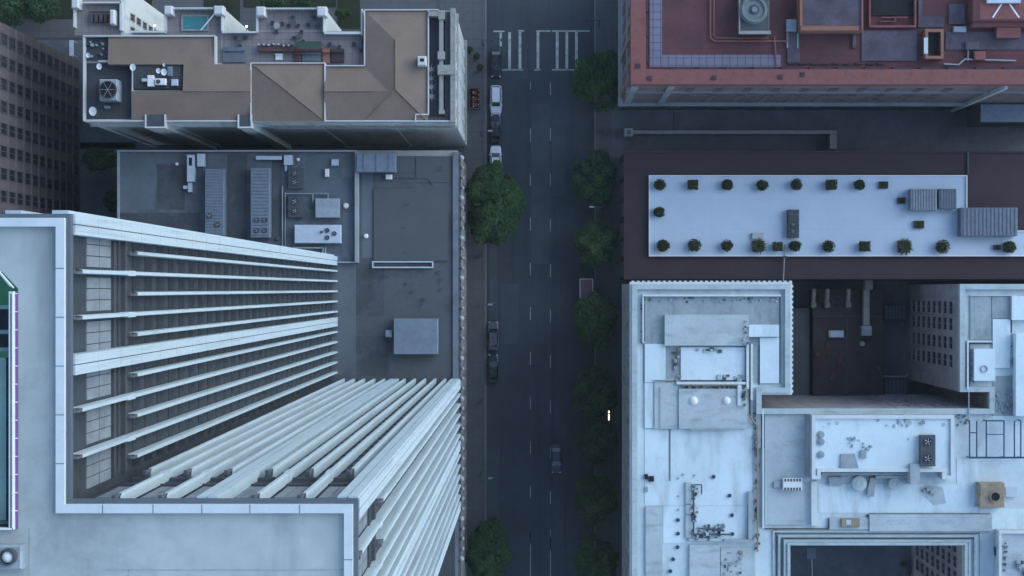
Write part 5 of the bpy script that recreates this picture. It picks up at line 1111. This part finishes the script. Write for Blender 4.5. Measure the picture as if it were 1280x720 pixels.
# ------------------------------------------------------------------ vehicles
def loft(b, secs, mi=0):
    """secs: list of (y, [(x,z)...]) half profiles mirrored"""
    rings = []
    for y, pr in secs:
        pts = [(x, y, z) for x, z in pr] + [(-x, y, z) for x, z in reversed(pr)]
        i = len(b.v); b.v += pts; rings.append((i, len(pts)))
    for (i, n), (j, _) in zip(rings[:-1], rings[1:]):
        for k in range(n - 1): b.f.append((i + k, i + k + 1, j + k + 1, j + k)); b.mi.append(mi)
    b.f.append(tuple(range(rings[0][0], rings[0][0] + rings[0][1]))[::-1]); b.mi.append(mi)
    b.f.append(tuple(range(rings[-1][0], rings[-1][0] + rings[-1][1]))); b.mi.append(mi)
def make_car(paint, label, suv=False, name='parked_car', group='cars parked along the west kerb'):
    t = thing(name, label, 'car', (0, 0, 0), group); L = 2.35; W = .92; zb = .95 if not suv else 1.05; zt = 1.45 if not suv else 1.72
    b = MB(); secs = []
    for y, wf, zl, zh in ((-L, .72, .42, .62), (-L + .08, .84, .3, .82), (-L + .35, .95, .25, zb - .04), (-1.3, 1, .22, zb), (0, 1, .22, zb), (.9, 1, .22, zb - .02), (1.5, .98, .24, zb - .12), (L - .35, .92, .26, zb - .22), (L - .1, .82, .32, .66), (L, .66, .4, .56)):
        w_ = W * wf; secs.append((y, [(w_ * .9, zl), (w_, zl + .15), (w_, zh - .18), (w_ * .93, zh - .05), (w_ * .7, zh)]))
    loft(b, secs); b.build('body', paint, t, smooth=False)
    c0, c1, r0, r1 = (-1.75, 1.15, -1.15, .35) if not suv else (-2.15, 1.1, -1.85, .45)
    b = MB(); loft(b, [(c0, [(.7, zb - .06), (.66, zb)]), (r0, [(.8, zb - .06), (.62, zt - .04)]), (r1, [(.8, zb - .06), (.6, zt - .04)]), (c1, [(.74, zb - .1), (.7, zb - .04)])]); b.build('window', 'car_glass', t)
    b = MB(); loft(b, [(r0 - .05, [(.6, zt - .07), (.55, zt - .03)]), (r0 + .15, [(.65, zt - .07), (.58, zt)]), (r1 - .15, [(.64, zt - .07), (.57, zt)]), (r1 + .04, [(.58, zt - .07), (.54, zt - .03)])])
    for s_ in (-1, 1):
        b.tube((s_ * .62, r1, zt - .05), (s_ * .74, c1, zb - .03), .035); b.tube((s_ * .62, r0, zt - .05), (s_ * .7, c0, zb), .04)
    b.build('roof', paint, t)
    for s_ in (-1, 1):
        for y in (-1.42, 1.42):
            b = MB(); b.tube((s_ * .66, y, .32), (s_ * .9, y, .32), .32, n=16); b.build('wheel', 'rubber', t)
        b = MB(); b.box(s_ * .5, s_ * .74, L - .22, L - .04, .52, .68); b.build('headlight', 'metal_lt', t)
        b = MB(); b.box(s_ * .55, s_ * .8, -L + .02, -L + .12, .62, .78); b.build('taillight', 'red_lens', t)
        b = MB(); b.box(s_ * .9, s_ * 1.05, .85, 1.02, zb - .05, zb + .12); b.build('mirror', paint, t)
    return t
def place(t, px, py, rz=0): t.location = (X(px, 1), Y(py, 1), .015); t.rotation_euler = (0, 0, rz)
G2 = 'cars parked along the west kerb'
c = make_car('car_black', 'dark car parked just below the left end of the crosswalk'); place(c, 620, 78, math.pi)
c = make_car('car_white', 'white car parked between two dark cars beside the hotel', suv=True); place(c, 620, 124.5, math.pi)
c = make_car('car_black', 'black car parked between the two white cars'); place(c, 619.5, 161)
c = make_car('car_white', 'white car with its tail under the largest tree'); place(c, 619.5, 200)
c = make_car('car_grey', 'dark grey car parked at the kerb level with the lone penthouse box'); place(c, 616.5, 420)
c = make_car('car_black', 'black car parked directly behind the dark grey one'); place(c, 616.5, 461)
c = make_car('car_blue', 'dark slate car driving alone in the right lane of the road', name='moving_car', group=None); place(c, 695.5, 573.5, math.pi)
t = thing('parked_truck', 'plum topped delivery truck with pale edges parked under a street tree on the east kerb', 'truck', (X(733, 2), Y(385, 2), .015))
b = MB(); x, y = X(733, 3), Y(375, 3); b.box(x - 1.05, x + 1.05, y - 2.9, y + 3.4, .7, 3.0, ch=.06); b.build('cargo_box', 'truck_red', t)
b = MB(); ringpoly(b, [(x - 1.07, y - 2.92), (x + 1.07, y - 2.92), (x + 1.07, y + 3.42), (x - 1.07, y + 3.42)], .1, 2.9, 3.05); b.build('edge_trim', 'metal_lt', t)
b = MB(); yy = y - 2.95; b.v += []; loft(b, [(yy - 1.9, [(.85, .4), (.9, .9), (.85, 1.1)]), (yy - 1.3, [(.95, .4), (1., 1.1), (.9, 1.3)]), (yy - .7, [(.95, .4), (1., 1.2), (.85, 2.2)]), (yy, [(.95, .4), (1., 1.3), (.88, 2.3)])])
b.v = [(vx + x, vy, vz) for vx, vy, vz in b.v]; b.build('cab', 'metal_lt', t)
b = MB(); b.poly([(x - .75, yy - 1.28, 1.34), (x + .75, yy - 1.28, 1.34), (x + .72, yy - .74, 2.18), (x - .72, yy - .74, 2.18)]); b.build('windshield', 'car_glass', t)
for s_ in (-1, 1):
    for q in (-3.9, -.9, 2.3):
        b = MB(); b.tube((x + s_ * .7, y + q, .42), (x + s_ * 1.02, y + q, .42), .42, n=14); b.build('wheel', 'rubber', t)

# ------------------------------------------------------------------ street furniture
t = thing('street_lamp', 'lit street lamp glowing warm yellow on the east pavement', 'street lamp', (X(765), Y(520), .13))
b = MB(); hx_, hy_ = X(761, 10), Y(520, 10); b.tube((hx_ + .6, hy_, .13), (hx_ + .6, hy_, 10), .1, .07, 8); b.tube((hx_ + .6, hy_, 10), (hx_, hy_, 10.05), .06); b.build('pole', 'metal_dk', t)
b = MB(); b.box(hx_ - .16, hx_ + .16, hy_ - .75, hy_ + .9, 9.95, 10.05); b.build('lamp_head', 'metal_dk', t)
b = MB(); b.box(hx_ - .07, hx_ + .07, hy_ - .65, hy_ + .3, 10.05, 10.1); b.box(hx_ - .07, hx_ + .07, hy_ + .5, hy_ + .8, 10.05, 10.1); b.build('lens', 'lamp_on', t)
for k, (px, py, lab) in enumerate(((193.5, 32, 'bright white lamp in the gap left of the pool terrace'), (308, 33, 'bright white lamp in the gap right of the pool terrace'))):
    z = 28; x, y = X(px, z), Y(py, z); t = thing('wall_lamp', lab, 'lamp', (x, y, z), 'lamps in the hotel light wells')
    yw = Y(38, ZA); b = MB(); b.tube((x, yw, z - .2), (x, y, z - .05), .05); b.build('arm', 'metal_dk', t)
    b = MB(); b.dome(x, y, z, .16, .16, 10, 4); b.build('lens', 'lamp_white', t)
def signal(px, py, ax, lab):
    x, y = X(px), Y(py); t = thing('traffic_light', lab, 'traffic light', (x, y, .13), 'traffic lights at the crosswalk')
    b = MB(); b.tube((x, y, .13), (x, y, 6), .12, .08, 8); b.tube((x, y, 5.8), (x + ax, y, 6.2), .07, .05); b.build('pole', 'metal_dk', t)
    for q in (.98, .5):
        b = MB(); b.box(x + ax * q - .16, x + ax * q + .16, y - .2, y + .2, 5.3, 6.4); b.build('signal_head', 'metal_dk', t)
signal(604, 57, 3.2, 'traffic light with arm over the road at the left end of the crosswalk'); signal(748, 33, -2.2, 'traffic light with short arm at the right end of the crosswalk')
t = thing('cafe_enclosure', 'planked red brown outdoor seating pen with amber lights beside the hotel', 'outdoor seating', (X(592), Y(123), .13))
b = MB(); ringpoly(b, P2([(586, 110), (600, 110), (600, 136), (586, 136)], 1), .15, .13, 1.1); b.build('fence', 'wood_red', t)
b = MB(); b.pbox((587.5, 111.5, 598.5, 134.5), .13, .2); b.build('deck', 'brown_roof', t)
for q in range(3):
    b = MB(); b.pbox((590, 113 + 8 * q, 596, 118 + 8 * q), .2, .95); b.build('table', 'wood_red', t)
b = MB()
for q in range(8): b.cyl(X(598 - 6 * (q % 2), 1), Y(112.5 + q * 3, 1), 1.1, 1.2, .05, n=6)
b.build('bulb', 'amber', t)
for k, (px, py, lab) in enumerate(((587, 62, 'left round planter on the pavement by the hotel corner'), (596, 70, 'lower round planter on the pavement by the hotel corner'), (600, 84, 'round planter on the pavement above the seating pen'))):
    x, y = X(px, 1), Y(py, 1); t = thing('planter', lab, 'planter', (x, y, .13), 'planters on the west pavement'); b = MB(); b.cyl(x, y, .13, .7, .35, .42, 12); b.build('pot', 'terracotta', t); b = MB(); leafball(b, x, y, .9, .55, 180, .12, .5, k, 2); b.build('foliage', ['potleaf', 'potleaf2'], t)
for k, py in enumerate((150, 180, 345, 395, 560, 600)):
    x, y = X(603), Y(py); b = MB(); b.tube((x, y, .13), (x, y, 1.15), .05, n=8); b.box(x - .1, x + .1, y - .08, y + .08, 1.15, 1.55, ch=.03)
    one('parking_meter', b, 'metal_dk', ['parking meter nearest the outdoor seating pen', 'parking meter just above the largest tree', 'parking meter below the largest tree', 'parking meter beside the dark grey parked car', 'upper parking meter opposite the lone driving car', 'parking meter nearest the bottom tree of the west pavement'][k], 'parking meter', (x, y, .13), 'parking meters on the west kerb')
for k, (px, py, lab) in enumerate(((601, 320, 'litter bin on the west pavement just below the largest tree'), (602, 500, 'litter bin on the west pavement across from the lit street lamp'), (752, 165, 'litter bin on the east pavement between the first two trees'), (753, 262, 'litter bin on the east pavement beside the terrace building'))):
    x, y = X(px), Y(py); b = MB(); b.cyl(x, y, .13, 1.0, .26, .3, 12); b.ring(x, y, 1.0, 1.08, .2, .32, 12)
    one('litter_bin', b, 'metal_dk', lab, 'litter bin', (x, y, .13), 'litter bins on the pavements')
for k, (px, py, sx, lab) in enumerate(((602, 170, 1, 'unlit street lamp beside the black parked car'), (602, 380, 1, 'unlit street lamp above the dark grey parked car'), (602, 590, 1, 'unlit street lamp above the bottom tree of the west pavement'), (750, 262, -1, 'unlit street lamp between the second and third east trees'))):
    x, y = X(px), Y(py); t = thing('street_lamp', lab, 'street lamp', (x, y, .13), 'unlit street lamps')
    b = MB(); b.tube((x, y, .13), (x, y, 8), .1, .07, 8); b.tube((x, y, 7.9), (x + sx * 1.6, y, 8.2), .05); b.build('pole', 'metal_dk', t)
    b = MB(); b.box(x + sx * 1.3, x + sx * 2.0, y - .14, y + .14, 8.1, 8.25, ch=.04); b.build('lamp_head', 'metal', t)
b = MB(); x, y = X(89.5, 2), Y(60, 2); b.box(x - .35, x + .35, y - 1.25, y + 1.25, 2.0, 2.1, ch=.02); [b.tube((x + sx * .3, y + sy * 1.15, 0), (x + sx * .3, y + sy * 1.15, 2), .04) for sx in (-1, 1) for sy in (-1, 1)]
one('shelter', b, 'metal_lt', 'narrow pale blue shelter in the alley beside the brick office', 'shelter', (x, y, 0))
print('OBJECTS', len(bpy.data.objects))
